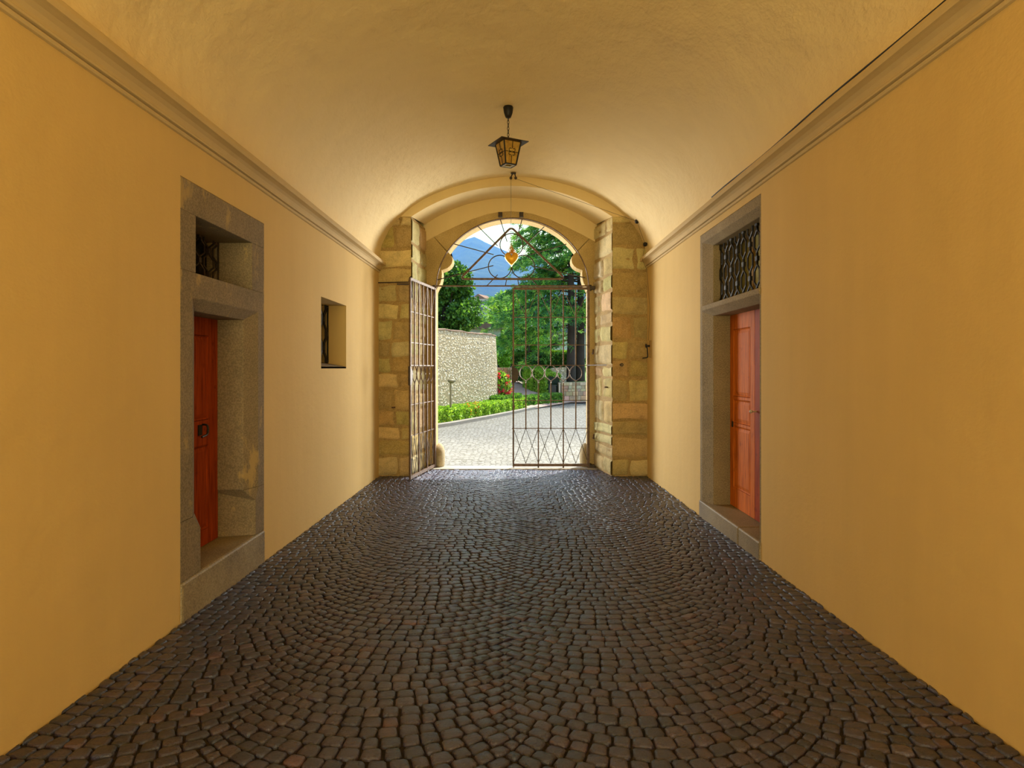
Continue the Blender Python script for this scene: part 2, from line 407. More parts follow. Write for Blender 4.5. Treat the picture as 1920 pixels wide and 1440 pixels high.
# ------------------------------------------------------------------ far cross wall: plaster arch head, stone piers, back lunette
def seg(hw, zs, zc, n=28, cx=0.0):                    # segmental arch points from left to right
    r = zc - zs; R = (hw*hw + r*r)/(2*r); a0 = math.asin(hw/R)
    return [(cx + R*math.sin(-a0 + 2*a0*i/n), zc - R + R*math.cos(-a0 + 2*a0*i/n)) for i in range(n+1)]
fr = seg(1.58, 4.075, 4.56, cx=-.02); bk = seg(1.455, 4.15, 4.605, cx=-.045)
h = MB(); vs = []; fs = []; n_ = len(fr)
for (x, z) in fr: vs.append((x, YF, z))
for (x, z) in fr: vs.append((x*1.34, YF, 5.1))
for (x, z) in bk: vs.append((x, YB, z))
for i in range(n_-1):
    fs += [(i, i+1, n_+i+1, n_+i), (i, 2*n_+i, 2*n_+i+1, i+1)]
h.add(vs, fs)
# side closures of the front face above the piers
h.add([(fr[0][0], YF, fr[0][1]), (-2.3, YF, fr[0][1]), (-2.3, YF, 5.1), (fr[0][0]*1.34, YF, 5.1)], [(0, 1, 2, 3)])
h.add([(fr[-1][0], YF, fr[-1][1]), (2.3, YF, fr[-1][1]), (2.3, YF, 5.1), (fr[-1][0]*1.34, YF, 5.1)], [(0, 1, 2, 3)])
# lunette face at the back with rounded lower lip
low = []
for (px, py) in [(794, 455), (825, 438), (855, 424), (885, 411), (913, 401.5), (935, 397.5), (957, 396), (979, 397.5), (1001, 401.5), (1030, 411), (1059, 424), (1088, 438), (1119, 455)]:
    p = at(px, py, YB); low.append((p.x, p.z))
vs = []; fs = []; m_ = len(low)
for (x, z) in low: vs.append((x, YB - .0, z + .0))
for (x, z) in low: vs.append((x, YB, 5.0))
for (x, z) in low: vs.append((x, YB + .05, z - .012))
for (x, z) in low: vs.append((x, YB - .004, z + .012))
for i in range(m_-1): fs += [(3*m_+i, 3*m_+i+1, m_+i+1, m_+i), (i, i+1, 3*m_+i+1, 3*m_+i), (2*m_+i, 2*m_+i+1, i+1, i)]
h.add(vs, fs)
h.box((-3.6, YB+.06, 4.5), (3.6, 11.5, 5.2)); h.box((-3.6, 10.33, 4.75), (3.6, 11.3, 5.2))
ho = h.build('wall_far', M['archplaster']); tag(ho, 'plastered segmental arch head in front of the gate', None, None, 'structure')

def block_face(mb, O, U, Wd, z0, z1, Nn, courses, seed, cols=None, split=.30):
    """rounded ashlar blocks on a vertical face: origin O, unit direction U, width Wd, outward normal Nn"""
    r = random.Random(seed); O = Vector(O); U = Vector(U); Nn = Vector(Nn); z = z0; gap = .009
    while z < z1 - .05:
        hgt = r.uniform(*courses)
        if z + hgt > z1 - .12: hgt = z1 - z
        u = 0.0; nn = r.choice([1, 2, 2, 2]) if Wd > .35 else r.choice([1, 1, 2])
        cuts = [0] + sorted(r.uniform(.32, .68) if nn == 2 else .5 for _ in range(nn-1)) + [1]
        for a, b_ in zip(cuts[:-1], cuts[1:]):
            ua, ub = a*Wd + gap*.6*(a > 0), b_*Wd - gap*.6*(b_ < 1)
            za, zb = z + gap*.6, z + hgt - gap*.6
            pr = r.uniform(.008, .026)
            col = r.choice(cols or [(.70, .52, .20), (.62, .45, .17), (.76, .60, .27), (.53, .37, .12), (.48, .33, .11), (.72, .56, .24)])
            nu, nz = 8, 8; vs = []; fs = []
            ph = [r.uniform(0, 6.28) for _ in range(4)]
            for jz in range(nz+1):
                for iu in range(nu+1):
                    fu, fz = iu/nu, jz/nz
                    eu = min(fu*(ub-ua), (1-fu)*(ub-ua)); ez = min(fz*(zb-za), (1-fz)*(zb-za))
                    e = min(eu if (a > 0 or True) else 9, ez)
                    k = min(1, e/.028); k = math.sin(k*math.pi/2)
                    if (a == 0 and fu < .01) or (b_ == 1 and fu > .99): k = max(k, min(1, ez/.02))
                    wob = .008*math.sin(6*fu+ph[0])*(0 < fz < 1) + .006*math.sin(9*fz+ph[1])*(0 < fu < 1)
                    pu = ua + (ub-ua)*fu + (.010*math.sin(5*fz + ph[2]) if 0 < (a if fu < .5 else 1-b_) else 0)
                    pz = za + (zb-za)*fz + .010*math.sin(4*fu + ph[3])*(z + hgt < z1-.01 or fz < .5)
                    vs.append(O + U*pu + Vector((0, 0, pz)) + Nn*(-.02 + (pr+.02)*k + wob*k))
            for jz in range(nz):
                for iu in range(nu): p = jz*(nu+1)+iu; fs.append((p, p+1, p+nu+2, p+nu+1))
            mb.add(vs, fs, tuple(c*r.uniform(.9, 1.1) for c in col))
        z += hgt
lit = [(.66, .52, .24), (.60, .46, .20), (.72, .59, .30), (.55, .42, .17)]  # block tints for the reveals, with the light on them put into the colour
def pier(name, s_, xf, xb, ztop, seed, label):
    r_ = empty(name, (s_*1.85, YF, 0)); tag(r_, label, None, None, 'structure')
    def shift(mb): mb.v = [(p[0]-s_*1.85, p[1]-YF, p[2]) for p in mb.v]; return mb
    core = MB(); core.prism([(s_*HW, YF+.004), (xf, YF+.004), (xb, YB), (s_*HW, YB)], lambda x, y: (x, y, -.05), lambda x, y: (x, y, ztop))
    shift(core).build('mortar_core', M['mortar'], r_)
    bl = MB(); x0, x1 = sorted((s_*HW, xf)); wd = x1-x0
    block_face(bl, (x0, YF, 0), (1, 0, 0), wd, 0, ztop, (0, -1, 0), (.17, .40), seed)
    d = Vector((xb-xf, YB-YF, 0)); L = d.length; d.normalize(); nrm = Vector((-s_, 0, 0)) - d*(-s_*d.x); nrm.normalize()
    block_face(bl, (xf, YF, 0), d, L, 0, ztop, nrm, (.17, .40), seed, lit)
    shift(bl).build('stone_block_facing', M['ashlar'], r_, smooth=True)
pier('wall_pier_left', -1, -1.60, -1.50, 4.08, 5, 'left pier of large pale ashlar blocks beside the gate')
pier('wall_pier_right', 1, 1.56, 1.40, 4.10, 11, 'right pier of large pale ashlar blocks beside the gate')

# stone gate arch with scroll knobs
half = [(817, 881), (817, 800), (817, 700), (817, 600), (817, 546), (821, 538), (825.5, 531), (828, 522), (828.5, 513), (828, 506.5), (833, 505), (839, 502.5), (844, 498.5), (847.5, 493), (848.5, 487), (847, 480.5), (843, 476), (839.5, 474)]
ell = [(961-142*math.cos(a), 541-130*math.sin(a)) for a in np.linspace(math.radians(32), math.pi/2, 12)]
L_ = half + ell
pts = L_ + [(1918 - x + 2, y) for x, y in L_[::-1][1:]]
inner = [at(x, y, YB) for x, y in pts]; vs = []; fs = []; n_ = len(inner)
cz = 2.4
for p in inner: vs.append((p.x, YB, max(p.z, -.05)))
half_n = len(L_); run = 0.0; outer = []
for i in range(half_n):
    p = inner[i]; a = math.atan2(p.z - 3.0, -p.x)
    run = max(run, min(1.0, max(0.0, a)/(math.pi/2)))
    if p.z < 3.0: outer.append((-1.62, max(p.z, -.05)))
    elif run < .5: outer.append((-1.62, 3.0 + 1.8*run/.5))
    else: outer.append((-1.62*(1-run)/.5, 4.8))
outer[-1] = (0.0, 4.8)
outer += [(-x, z) for x, z in outer[::-1][1:]]
for x, z in outer: vs.append((x, YB, z))
for p in inner: vs.append((p.x, YB+.33, max(p.z, -.05)))
for p in inner: vs.append((math.copysign(1.62, p.x) if abs(p.x) > .2 else p.x, YB+.33, max(p.z, -.05)))
for i in range(n_-1): fs += [(i, i+1, n_+i+1, n_+i), (i, 2*n_+i, 2*n_+i+1, i+1)]
ga = MB(); ga.add(vs, fs)
gao = ga.build('trim_4', M['archstone']); tag(gao, 'brown stone arch with scrolled shoulders framing the gate', None, None, 'structure')
# outer facade above and beside the arch
fa = MB(); ov = []
for p in inner: ov.append(p)
vs = [(p.x, YB+.34, max(p.z, -.05)) for p in ov] + [((2.0 if p.x > 0 else -2.0) if p.z < 2.9 else p.x*1.5, YB+.34, max(p.z, -.05) if p.z < 2.9 else 5.3) for p in ov]
fa.add(vs, [(i, i+1, n_+i+1, n_+i) for i in range(n_-1)])
fa.box((-9, 11.5, -.05), (-1.8, 11.6, 5.3)); fa.box((1.8, 11.5, -.05), (9, 11.6, 5.3))
fo = fa.build('wall_facade', M['archstone']); tag(fo, 'outer face of the gatehouse', None, None, 'structure')

# guard stones
for s_, px, lb in ((-1, 825, 'rounded guard stone at foot of the left gate jamb'), (1, 1096, 'rounded guard stone at foot of the right gate jamb')):
    gs = MB(); cx_ = (px-VX)/F*11.35; prof = [(.10, 0), (.115, .05), (.12, .18), (.115, .28), (.09, .35), (.05, .39), (.012, .41)]
    gs.lathe(prof, (0, 0, 0), 18); o = gs.build('guard_stone', M['guard'], smooth=True); o.location = (cx_ - s_*-.0, 11.30, 0.0); o.scale = (.75, 1.2, 1)
    tag(o, lb, 'stone')

# ------------------------------------------------------------------ gate
def smooth_path(pts, n=6):
    out = []; P_ = [Vector(p) for p in pts]
    for i in range(len(P_)-1):
        p0, p1, p2, p3 = P_[max(i-1, 0)], P_[i], P_[i+1], P_[min(i+2, len(P_)-1)]
        for k in range(n):
            t = k/n; out.append(.5*((2*p1) + (-p0+p2)*t + (2*p0-5*p1+4*p2-p3)*t*t + (-p0+3*p1-3*p2+p3)*t**3))
    out.append(P_[-1]); return out
YG = 11.12; LW = 1.27
rows = [3.047, 2.559, 2.09, 1.745, 1.456, 1.149, .678, .055]
def leaf(name, loc, rz, mirror, label, rowsdz=0):
    """x runs from hinge (0) to free edge; mirror=-1 runs to -x"""
    g_ = empty(name, loc, rz); tag(g_, label, 'gate', None)
    X = lambda f: mirror*LW*f
    st = MB(); st.bar((X(0), 0, rows[7]-.03), (X(0), 0, rows[0]+.04), .042, .042); st.bar((X(0), 0, rows[7]-.07), (X(0), 0, rows[7]-.03), .03, .03)
    st.build('hinge_stile', M['rust'], g_)
    st = MB(); st.bar((X(1), 0, rows[7]-.03), (X(1), 0, rows[0]), .026, .030); st.build('closing_stile', M['rust'], g_)
    for z, hgt, nm in ((rows[0], .040, 'top_rail'), (rows[7], .045, 'bottom_rail')):
        st = MB(); st.bar((X(0), 0, z), (X(1), 0, z), hgt, .024, up=(0, 1, 0)); st.build(nm, M['rust'], g_)
    for z in (rows[1], rows[2], rows[3], rows[5], rows[6]):
        st = MB(); st.bar((X(-.02), -.005, z), (X(1.02), -.005, z), .012, .012)
        for k in range(1, 6): st.obox((X(k/6), -.004, z), (.014, 0, 0), (0, .014, 0), (0, 0, .011))
        st.build('crossbar', M['rust'], g_)
    for k in range(1, 6):
        st = MB(); x = X(k/6)
        st.bar((x, 0, rows[3]), (x, 0, rows[0]), .020, .020)
        st.bar((x, 0, rows[7] if k in (2, 4) else rows[6]-.01), (x, 0, rows[4]-.01), .020, .020)
        if k in (2, 4): st.obox((x, 0, rows[7]-.03), (.012, 0, 0), (0, .012, 0), (0, 0, .025))
        st.build('upright_bar', M['rust'], g_)
        # ogee loop round the missing piece of the bar
        hw_ = LW/12*.98; zt, zb = rows[3], rows[4]; ov = MB()
        for s_ in (-1, 1):
            if mirror*0 == 0:
                pp = smooth_path([(x, 0, zb-.01), (x+s_*.012, 0, zb+.03), (x+s_*hw_*.8, 0, zb+.085), (x+s_*hw_, 0, (zb+zt)/2+.012), (x+s_*hw_*.8, 0, zt-.06), (x+s_*.03, 0, zt-.008)])
                ov.tube(pp, .0075, 5)
        ov.obox((x+hw_, 0, (zb+zt)/2+.012), (.01, 0, 0), (0, .01, 0), (0, 0, .012))
        ov.build('ogee_loop', M['rust'], g_)
    zz = MB()
    for k in range(6):
        a, b_ = X(k/6), X((k+1)/6)
        top_first = (k % 2 == 1)
        if k % 2: zz.bar((a, .004, rows[1]), (b_, .004, rows[0]), .008, .006)
        else: zz.bar((a, .004, rows[0]), (b_, .004, rows[1]), .008, .006)
    zz.build('zigzag_bars', M['rust'], g_)
    dd = MB()
    for k in range(6):
        a, b_ = X(k/6), X((k+1)/6)
        dd.bar((a, .004, rows[6]), (b_, .004, rows[7]+.03), .009, .006); dd.bar((b_, -.004, rows[6]), (a, -.004, rows[7]+.03), .009, .006)
    dd.build('lattice_bars', M['iron'], g_)
    lp = MB(); poly = [(0, 0), (0, .285)] + [(.115*math.cos(a)+.01, .165 + .12*math.sin(a)) for a in (math.radians(80), math.radians(30), 0)] + [(.115, .10), (.10, .05), (.06, .012), (.03, 0)]
    lp.prism([(x, z) for x, z in poly], lambda x, z: (X(1) - mirror*(x-.03), -.022, rows[3]-.30+z), lambda x, z: (X(1) - mirror*(x-.03), .012, rows[3]-.30+z))
    lp.build('lock_case', M['iron'], g_, bevel=.003)
    return g_
gr = leaf('gate_leaf', (1.275, YG, 0), 0, -1, 'right iron gate leaf, closed across the opening with forecourt seen through it')
b_ = MB(); b_.bar((-1.265, -.02, 1.08), (-1.265, -.02, .0), .012, .012); b_.obox((-1.265, -.02, 1.05), (.02, 0, 0), (0, .012, 0), (0, 0, .02)); b_.build('drop_bolt', M['rust'], gr)
ang = math.atan2(9.87-YG, -1.549+1.33)
gl = leaf('gate_leaf', (-1.33, YG, -.005), ang, 1, 'left iron gate leaf, swung inward against the left stone pier')

# stay rods
s_ = MB(); s_.bar((1.25, YG-.03, 1.747), (1.69, 10.26, 1.75), .014, .014)
pts_ = [Vector((1.70 + .022*math.cos(a), 10.255, 1.75 + .022*math.sin(a))) for a in np.linspace(0, 2*math.pi, 12, endpoint=False)]
s_.tube(pts_, .007, 5, closed=True); s_.tube([(1.70, 10.25, 1.75), (1.70, 10.31, 1.75)], .008)
s_.v = [(p[0]-1.275, p[1]-YG, p[2]) for p in s_.v]; s_.build('stay_rod', M['iron'], gr)
s_ = MB(); s_.bar((-2.10, 10.22, 3.03), (-1.60, 10.16, 3.03), .016, .016); s_.obox((-1.70, 10.17, 3.0), (.10, 0, 0), (0, .012, 0), (0, 0, .012)); s_.bar((-1.60, 10.16, 3.03), (-1.55, 9.95, 3.07), .04, .03)
o = s_.build('gate_stay_rod', M['iron']); tag(o, 'iron catch rod holding the top of the open left gate leaf to the wall', 'rod')
# hooks in the pier joints
for (px, py, Y, lb) in ((1112, 663, 11.1, 'rusty iron hook in right gate jamb just above the stay rod'), (1113, 822, 11.1, 'rusty iron hook low in right gate jamb'), (1139, 726, 10.50, 'small iron pin in the right pier below the stay rod'), (740, 764, 10.27, 'iron stub in the left pier behind the open gate leaf')):
    p = at(px, py, Y); s_ = MB(); s_.tube([(0, .08, 0), (0, 0, 0), (0, -.02, .03), (.0, -.03, .07)] if px in (1112, 1113) else [(.04, .06, 0), (-.04, -.01, 0)], .014)
    o = s_.build('iron_hook', M['rust']); o.location = p; tag(o, lb, 'hook')

# hinge blocks
for (x, z, lb) in ((1.34, 3.06, 'upper hinge block of the right gate leaf'), (1.34, .03, 'lower pivot block of the right gate leaf'), (-1.38, 3.06, 'upper hinge block of the left gate leaf'), (-1.38, .03, 'lower pivot block of the left gate leaf')):
    s_ = MB(); s_.box((-.05, -.03, -.03), (.05, .05, .03)); s_.lathe([(.028, -.05), (.032, 0), (.028, .05)], (-.035 if x > 0 else .035, -.0, 0), 10)
    o = s_.build('hinge_block', M['iron'], gr if x > 0 else gl, bevel=.004); o.location = (.065 if x > 0 else 0, .02, z) if x > 0 else (.0, .0, z)
    if x < 0: o.rotation_euler = (0, 0, -ang); o.location = Matrix.Rotation(-ang, 3, 'Z') @ Vector((-.05, .02, z))

# fanlight
fl = empty('gate_fanlight', (0, YG, 3.09)); tag(fl, 'arched iron fanlight with triangle, rings and rays above the gate', 'grille')
def Z(px, py):                                       # zoom-sheet coordinates to local
    p = at(680 + px/3.4286, 300 + py/3.4286, YG); return Vector((p.x, 0, p.z - 3.09))
ring = MB(); rp = [at(961-143*math.cos(a), 540-131*math.sin(a), YG) for a in np.linspace(0, math.pi, 60)]
rp = [Vector((p.x, 0, p.z-3.09)) for p in rp]
for i in range(len(rp)-1): ring.bar(rp[i], rp[i+1], .014, .035)
ring.build('arched_frame', M['rust'], fl)
s_ = MB(); s_.bar((rp[0].x, 0, 0.0), (rp[-1].x, 0, 0.0), .022, .03); s_.build('base_bar', M['rust'], fl)
tri = [Z(955, 432), Z(625, 765), Z(1303, 765)]
s_ = MB(); crn = []
for i in range(3):
    p, a, b2 = tri[i], tri[i-1], tri[(i+1) % 3]; da = (a-p).normalized(); db = (b2-p).normalized(); r0 = .09 if i else .06
    for t in np.linspace(0, 1, 6): crn.append((p+da*r0)*(1-t)**2 + p*2*t*(1-t) + (p+db*r0)*t*t)
for i in range(len(crn)): s_.bar(crn[i], crn[(i+1) % len(crn)], .034, .014)
s_.build('triangle', M['rust'], fl)
for (cx_, cy_) in ((957, 545), (882, 686), (1032, 686)):
    s_ = MB(); c0 = Z(cx_, cy_); s_.tube([c0 + Vector((.195*math.cos(a), .012, .195*math.sin(a))) for a in np.linspace(0, 2*math.pi, 36, endpoint=False)], .0095, 6, closed=True); s_.build('ring', M['iron'], fl, smooth=True)
for (a, b2, c_, d_) in ((885, 380, 928, 525), (1025, 380, 985, 525), (740, 425, 868, 552), (1168, 428, 1030, 560), (590, 540, 842, 608), (1310, 540, 1075, 608), (480, 770, 840, 678), (1432, 757, 1080, 678), (795, 812, 868, 737), (918, 808, 927, 757), (1005, 812, 995, 757), (1128, 812, 1058, 735)):
    s_ = MB(); s_.bar(Z(a, b2) + Vector((0, .01, 0)), Z(c_, d_) + Vector((0, .01, 0)), .014, .012); s_.build('ray_bar', M['iron'], fl)
for px_ in (885, 1020):
    s_ = MB(); s_.obox(Z(px_, 352), (.035, 0, 0), (0, .03, 0), (0, 0, .04)); s_.build('wall_clamp', M['iron'], fl)
# gilded heart
he = MB(); hc = Z(957, 642) + Vector((0, -.03, 0)); nvt = 40; rings_ = 7; vs = []; fs = []
def heart(t): return (16*math.sin(t)**3, 13*math.cos(t)-5*math.cos(2*t)-2*math.cos(3*t)-math.cos(4*t))
for sgn in (-1, 1):
    off = len(vs)
    for j in range(rings_):
        k = j/(rings_-1); sc_ = math.cos(k*math.pi/2); dp = math.sin(k*math.pi/2)*.055
        for i in range(nvt):
            x, z = heart(2*math.pi*i/nvt); vs.append(hc + Vector((x*sc_*.0072, sgn*dp, (z*sc_+2)*.0088)))
    for j in range(rings_-1):
        for i in range(nvt): q = (off+j*nvt+i, off+j*nvt+(i+1) % nvt, off+(j+1)*nvt+(i+1) % nvt, off+(j+1)*nvt+i); fs.append(q)
he.add(vs, fs); hob = he.build('gilded_heart', M['gold'], fl, smooth=True); tag(hob, 'gilded metal heart')
fm = MB(); r_ = random.Random(3)
for k, (dx, hgt) in enumerate(((-.05, .10), (-.028, .15), (0, .20), (.028, .15), (.05, .10), (-.012, .12), (.014, .13))):
    b0 = hc + Vector((dx*.45, -.005 + .004*k, .105)); fm.tube(smooth_path([b0, b0+Vector((dx*.5+.012, 0, hgt*.35)), b0+Vector((dx*.2-.008, 0, hgt*.7)), b0+Vector((dx*.1, 0, hgt))], 4), .011, 6, r1=.002)
fmo = fm.build('flame', M['gold2'], hob, smooth=True); tag(fmo, 'copper coloured flame above the heart')

# ------------------------------------------------------------------ lantern
lx, ly = -.055, 7.48
ln = empty('hanging_lantern', (lx, ly, 4.01), math.radians(28)); tag(ln, 'black iron lantern with amber glass hanging by a chain from the vault', 'lantern')
s_ = MB(); s_.lathe([(.030, .545), (.040, .57), (.050, .60), (.058, .66), (.05, .672)], (0, 0, 0), 16); s_.build('ceiling_rose', M['black'], ln, smooth=True)
ch = MB(); z = .29; k = 0
while z < .545:
    for_ = [Vector(((.010*math.cos(a)) if k % 2 else 0, 0 if k % 2 else .010*math.cos(a), z + .022 + .022*math.sin(a))) for a in np.linspace(0, 2*math.pi, 10, endpoint=False)]
    ch.tube(for_, .0035, 5, closed=True); z += .036; k += 1
ch.build('chain', M['black'], ln)
t_, b2 = .108, .066
fm = MB()
for i in range(4):
    a = math.pi/4 + i*math.pi/2; q = math.sqrt(2)
    p0 = Vector((b2*q*math.cos(a), b2*q*math.sin(a), 0)); p1 = Vector((t_*q*math.cos(a), t_*q*math.sin(a), .255))
    fm.bar(p0, p1, .014, .014, up=(math.cos(a), math.sin(a), 0))
    a2 = a + math.pi/2; p2 = Vector((b2*q*math.cos(a2), b2*q*math.sin(a2), 0)); p3 = Vector((t_*q*math.cos(a2), t_*q*math.sin(a2), .255))
    fm.bar(p0, p2, .014, .012, up=(0, 0, 1)); fm.bar(p1, p3, .014, .012, up=(0, 0, 1))
fm.build('iron_frame', M['black'], ln)
sc_ = MB()
for i in range(4):
    a = i*math.pi/2; nx, ny = math.cos(a), math.sin(a); tx, ty = -ny, nx
    def pt(u, z_): r0 = b2 + (t_-b2)*z_/.255 + .006; return Vector((nx*r0 + tx*u, ny*r0 + ty*u, z_))
    sc_.tube([pt(0, .0), pt(0, .095)], .0035, 5); sc_.tube([pt(0, .165), pt(0, .255)], .0035, 5)
    sc_.tube([pt(-.088, .130), pt(-.03, .130)], .0035, 5); sc_.tube([pt(.03, .130), pt(.088, .130)], .0035, 5)
    for su in (-1, 1):
        for sz in (-1, 1):
            pp = []
            for t in np.linspace(0, 1, 14):
                th = .78 + t*4.9; rr = .024*(1 - .6*t); pp.append(pt(su*(.021 - rr*math.cos(th)), .130 + sz*(.024 - rr*math.sin(th))))
            sc_.tube(pp, .0036, 5)
sc_.build('scrollwork', M['black'], ln)
gl_ = MB()
for i in range(4):
    a = i*math.pi/2; nx, ny = math.cos(a), math.sin(a); tx, ty = -ny, nx
    q = [Vector((nx*b2 + tx*u*b2, ny*b2 + ty*u*b2, .004)) for u in (-.93, .93)] + [Vector((nx*t_ + tx*u*t_, ny*t_ + ty*u*t_, .250)) for u in (.93, -.93)]
    ins = [p - Vector((nx, ny, 0))*.004 for p in q]
    gl_.add(q + ins, [(0, 1, 2, 3), (7, 6, 5, 4), (0, 1, 5, 4), (1, 2, 6, 5), (2, 3, 7, 6), (3, 0, 4, 7)])
gl_.build('amber_panes', M['amber'], ln)
rf = MB(); q = .172
rf.add([(-q, -q, .245), (q, -q, .245), (q, q, .245), (-q, q, .245), (-q, -q, .252), (q, -q, .252), (q, q, .252), (-q, q, .252), (0, 0, .30)], [(3, 2, 1, 0), (4, 5, 8), (5, 6, 8), (6, 7, 8), (7, 4, 8), (0, 1, 5, 4), (1, 2, 6, 5), (2, 3, 7, 6), (3, 0, 4, 7)])
rf.build('roof_plate', M['iron'], ln)
s_ = MB(); bp = b2*.98
for a in range(4):
    an = a*math.pi/2; c_, d_ = math.cos(an), math.sin(an)
    s_.add([(c_*u - d_*v_, d_*u + c_*v_, zz) for zz in (-.004, .004) for (u, v_) in ((bp, -bp), (bp, bp), (bp*.6, bp*.6), (bp*.6, -bp*.6))], [(0, 1, 2, 3), (7, 6, 5, 4), (0, 1, 5, 4), (2, 3, 7, 6)])
s_.build('bottom_rim', M['white'], ln)

# ------------------------------------------------------------------ cord, pulleys, crank
pl = empty('ceiling_pulley', (-.005, 10.05, 4.62)); tag(pl, 'small iron double pulley on the vault above the gate', 'pulley')
s_ = MB(); s_.box((-.03, -.03, .055), (.05, .03, .068)); s_.bar((.0, 0, .06), (-.028, 0, .0), .018, .012); s_.bar((.03, 0, .06), (.045, 0, .0), .018, .012); s_.build('bracket', M['iron'], pl)
for x in (-.028, .045):
    s_ = MB(); s_.lathe([(.012, -.008), (.022, -.008), (.018, 0), (.022, .008), (.012, .008)], (x, 0, -.01), 14, 'y'); s_.build('pulley_wheel', M['iron'], pl)
K1 = Vector((1.885, 9.98, 3.93)); K2 = Vector((2.03, 10.08, 3.60)); KB = Vector((2.07, 10.03, 2.12))
for p, lb in ((K1, 'dark round cord guide high on the vault at right'), (K2, 'dark round cord guide just above the right cornice end')):
    s_ = MB(); s_.lathe([(.012, -.03), (.03, -.022), (.034, 0), (.028, .02), (.01, .028)], (0, 0, 0), 14, 'x'); s_.tube([(0, 0, 0), (.06, 0, .03)], .008)
    o = s_.build('cord_guide', M['black'], smooth=True); o.location = p; tag(o, lb, 'pulley')
s_ = MB()
dn = [Vector((-.045, 10.05, 4.60)), Vector((-.035, YG-.06, 3.80))]
cd = [Vector((-.033, 10.03, 4.61)), Vector((-.033, 10.03, 3.66))]
s_.tube([(-.033, 10.05, 4.61), (-.034, 10.5, 4.25), (-.035, 11.07, 3.82)], .0028, 5)
s_.tube([(.04, 10.05, 4.60), K1], .0028, 5); s_.tube([K1, K2, (1.985, 10.07, 3.36), (2.05, 10.05, 3.2), (2.09, 10.02, 2.6), KB], .0028, 5)
o = s_.build('pull_cord', M['cord']); tag(o, 'thin cord running from the gilded heart over pulleys to the wall crank', 'cord')
cr = empty('wall_crank', (HW, 10.02, 1.98)); tag(cr, 'black iron crank on a small wooden board fixed to right wall', 'crank')
s_ = MB(); s_.box((-.018, -.035, -.12), (0, .035, .14)); s_.build('mounting_board', M['board'], cr, bevel=.003)
s_ = MB(); s_.tube([(-.015, 0, .055), (-.07, 0, .06)], .016, 8); s_.lathe([(.02, -.085), (.03, -.08), (.03, -.068), (.02, -.062)], (0, 0, .06), 12, 'x'); s_.tube(smooth_path([(-.072, 0, .06), (-.062, -.02, .03), (-.055, -.03, -.10), (-.062, -.03, -.115), (-.085, -.03, -.125), (-.135, -.035, -.13)], 4), .009, 7)
s_.build('crank_handle', M['black'], cr, smooth=True)

cb = MB(); cb.tube([(HW-.104 - .004*math.sin(y*2.1), y, 3.235 + .03*(y-2)/8 + .165 + .005*math.sin(y*3.3)) for y in np.linspace(1.2, 6.6, 30)], .0055, 6)
o = cb.build('cable', M['black'], smooth=True); tag(o, 'thin dark cable running along the top of the right cornice', 'cable')

# ------------------------------------------------------------------ doors
def grille(mb, fn, u0, u1, z0, z1, cell, r):
    """wavy wrought bars: fn(u, z, depth) -> point"""
    nb = max(2, round((u1-u0)/cell)); nz = max(2, round((z1-z0)/(cell*1.75)))
    cu = (u1-u0)/nb; cz_ = (z1-z0)/nz
    for i in range(nb+1):
        for s_ in (-1, 1):
            pts = []
            for j in range(nz*2+1):
                ph = (j % 2) ^ (i % 2)
                off = s_*cu/2*.92*(1 if ph else .08)
                zc = z0 + j*cz_/2
                u = u0 + i*cu + off
                if not (u0-.01 <= u <= u1+.01): u = min(max(u, u0), u1)
                for dz in (-.16, .16): pts.append(fn(u, min(max(zc + dz*cz_, z0), z1), s_*r*.6))
            mb.tube(pts, r, 5)
        for j in range(0, nz*2+1):
            if not ((j % 2) ^ (i % 2)): p = fn(u0+i*cu, z0+j*cz_/2, 0); mb.obox(p, (r*1.3, 0, 0), (0, r*2.4, 0), (0, 0, r*2.2))

def panelled(mb, X, th, y0, y1, z0, z1, panels, sgn):
    """door leaf slab in plane X (face towards passage = sgn side), panels = (ya,yb,za,zb)"""
    fx = X; bx_ = X - sgn*th
    mb.box((min(fx-sgn*.012, bx_), y0, z0), (max(fx-sgn*.012, bx_), y1, z1))
    ybs = sorted({y0, y1, *[p[0] for p in panels], *[p[1] for p in panels]}); zbs = sorted({z0, z1, *[p[2] for p in panels], *[p[3] for p in panels]})
    for i in range(len(ybs)-1):
        for j in range(len(zbs)-1):
            yc, zc = (ybs[i]+ybs[i+1])/2, (zbs[j]+zbs[j+1])/2
            if any(p[0] < yc < p[1] and p[2] < zc < p[3] for p in panels): continue
            a, b_ = sorted((fx, fx-sgn*.013)); mb.box((a, ybs[i], zbs[j]), (b_, ybs[i+1], zbs[j+1]))
def raised(X, p, sgn):
    mb = MB(); ya, yb, za, zb = p; m1, m2 = .018, .05
    def rect(i, x): return [(x, ya+i, za+i), (x, yb-i, za+i), (x, yb-i, zb-i), (x, ya+i, zb-i)]
    L = [rect(0, X-sgn*.012), rect(m1*.3, X-sgn*-.001), rect(m1, X-sgn*.008), rect(m2, X-sgn*.001), ]
    vs = [q for l in L for q in l]; fs = []
    for l in range(3):
        for k in range(4): fs.append((l*4+k, l*4+(k+1) % 4, (l+1)*4+(k+1) % 4, (l+1)*4+k))
    fs.append((12, 13, 14, 15)); mb.add(vs, fs); return mb

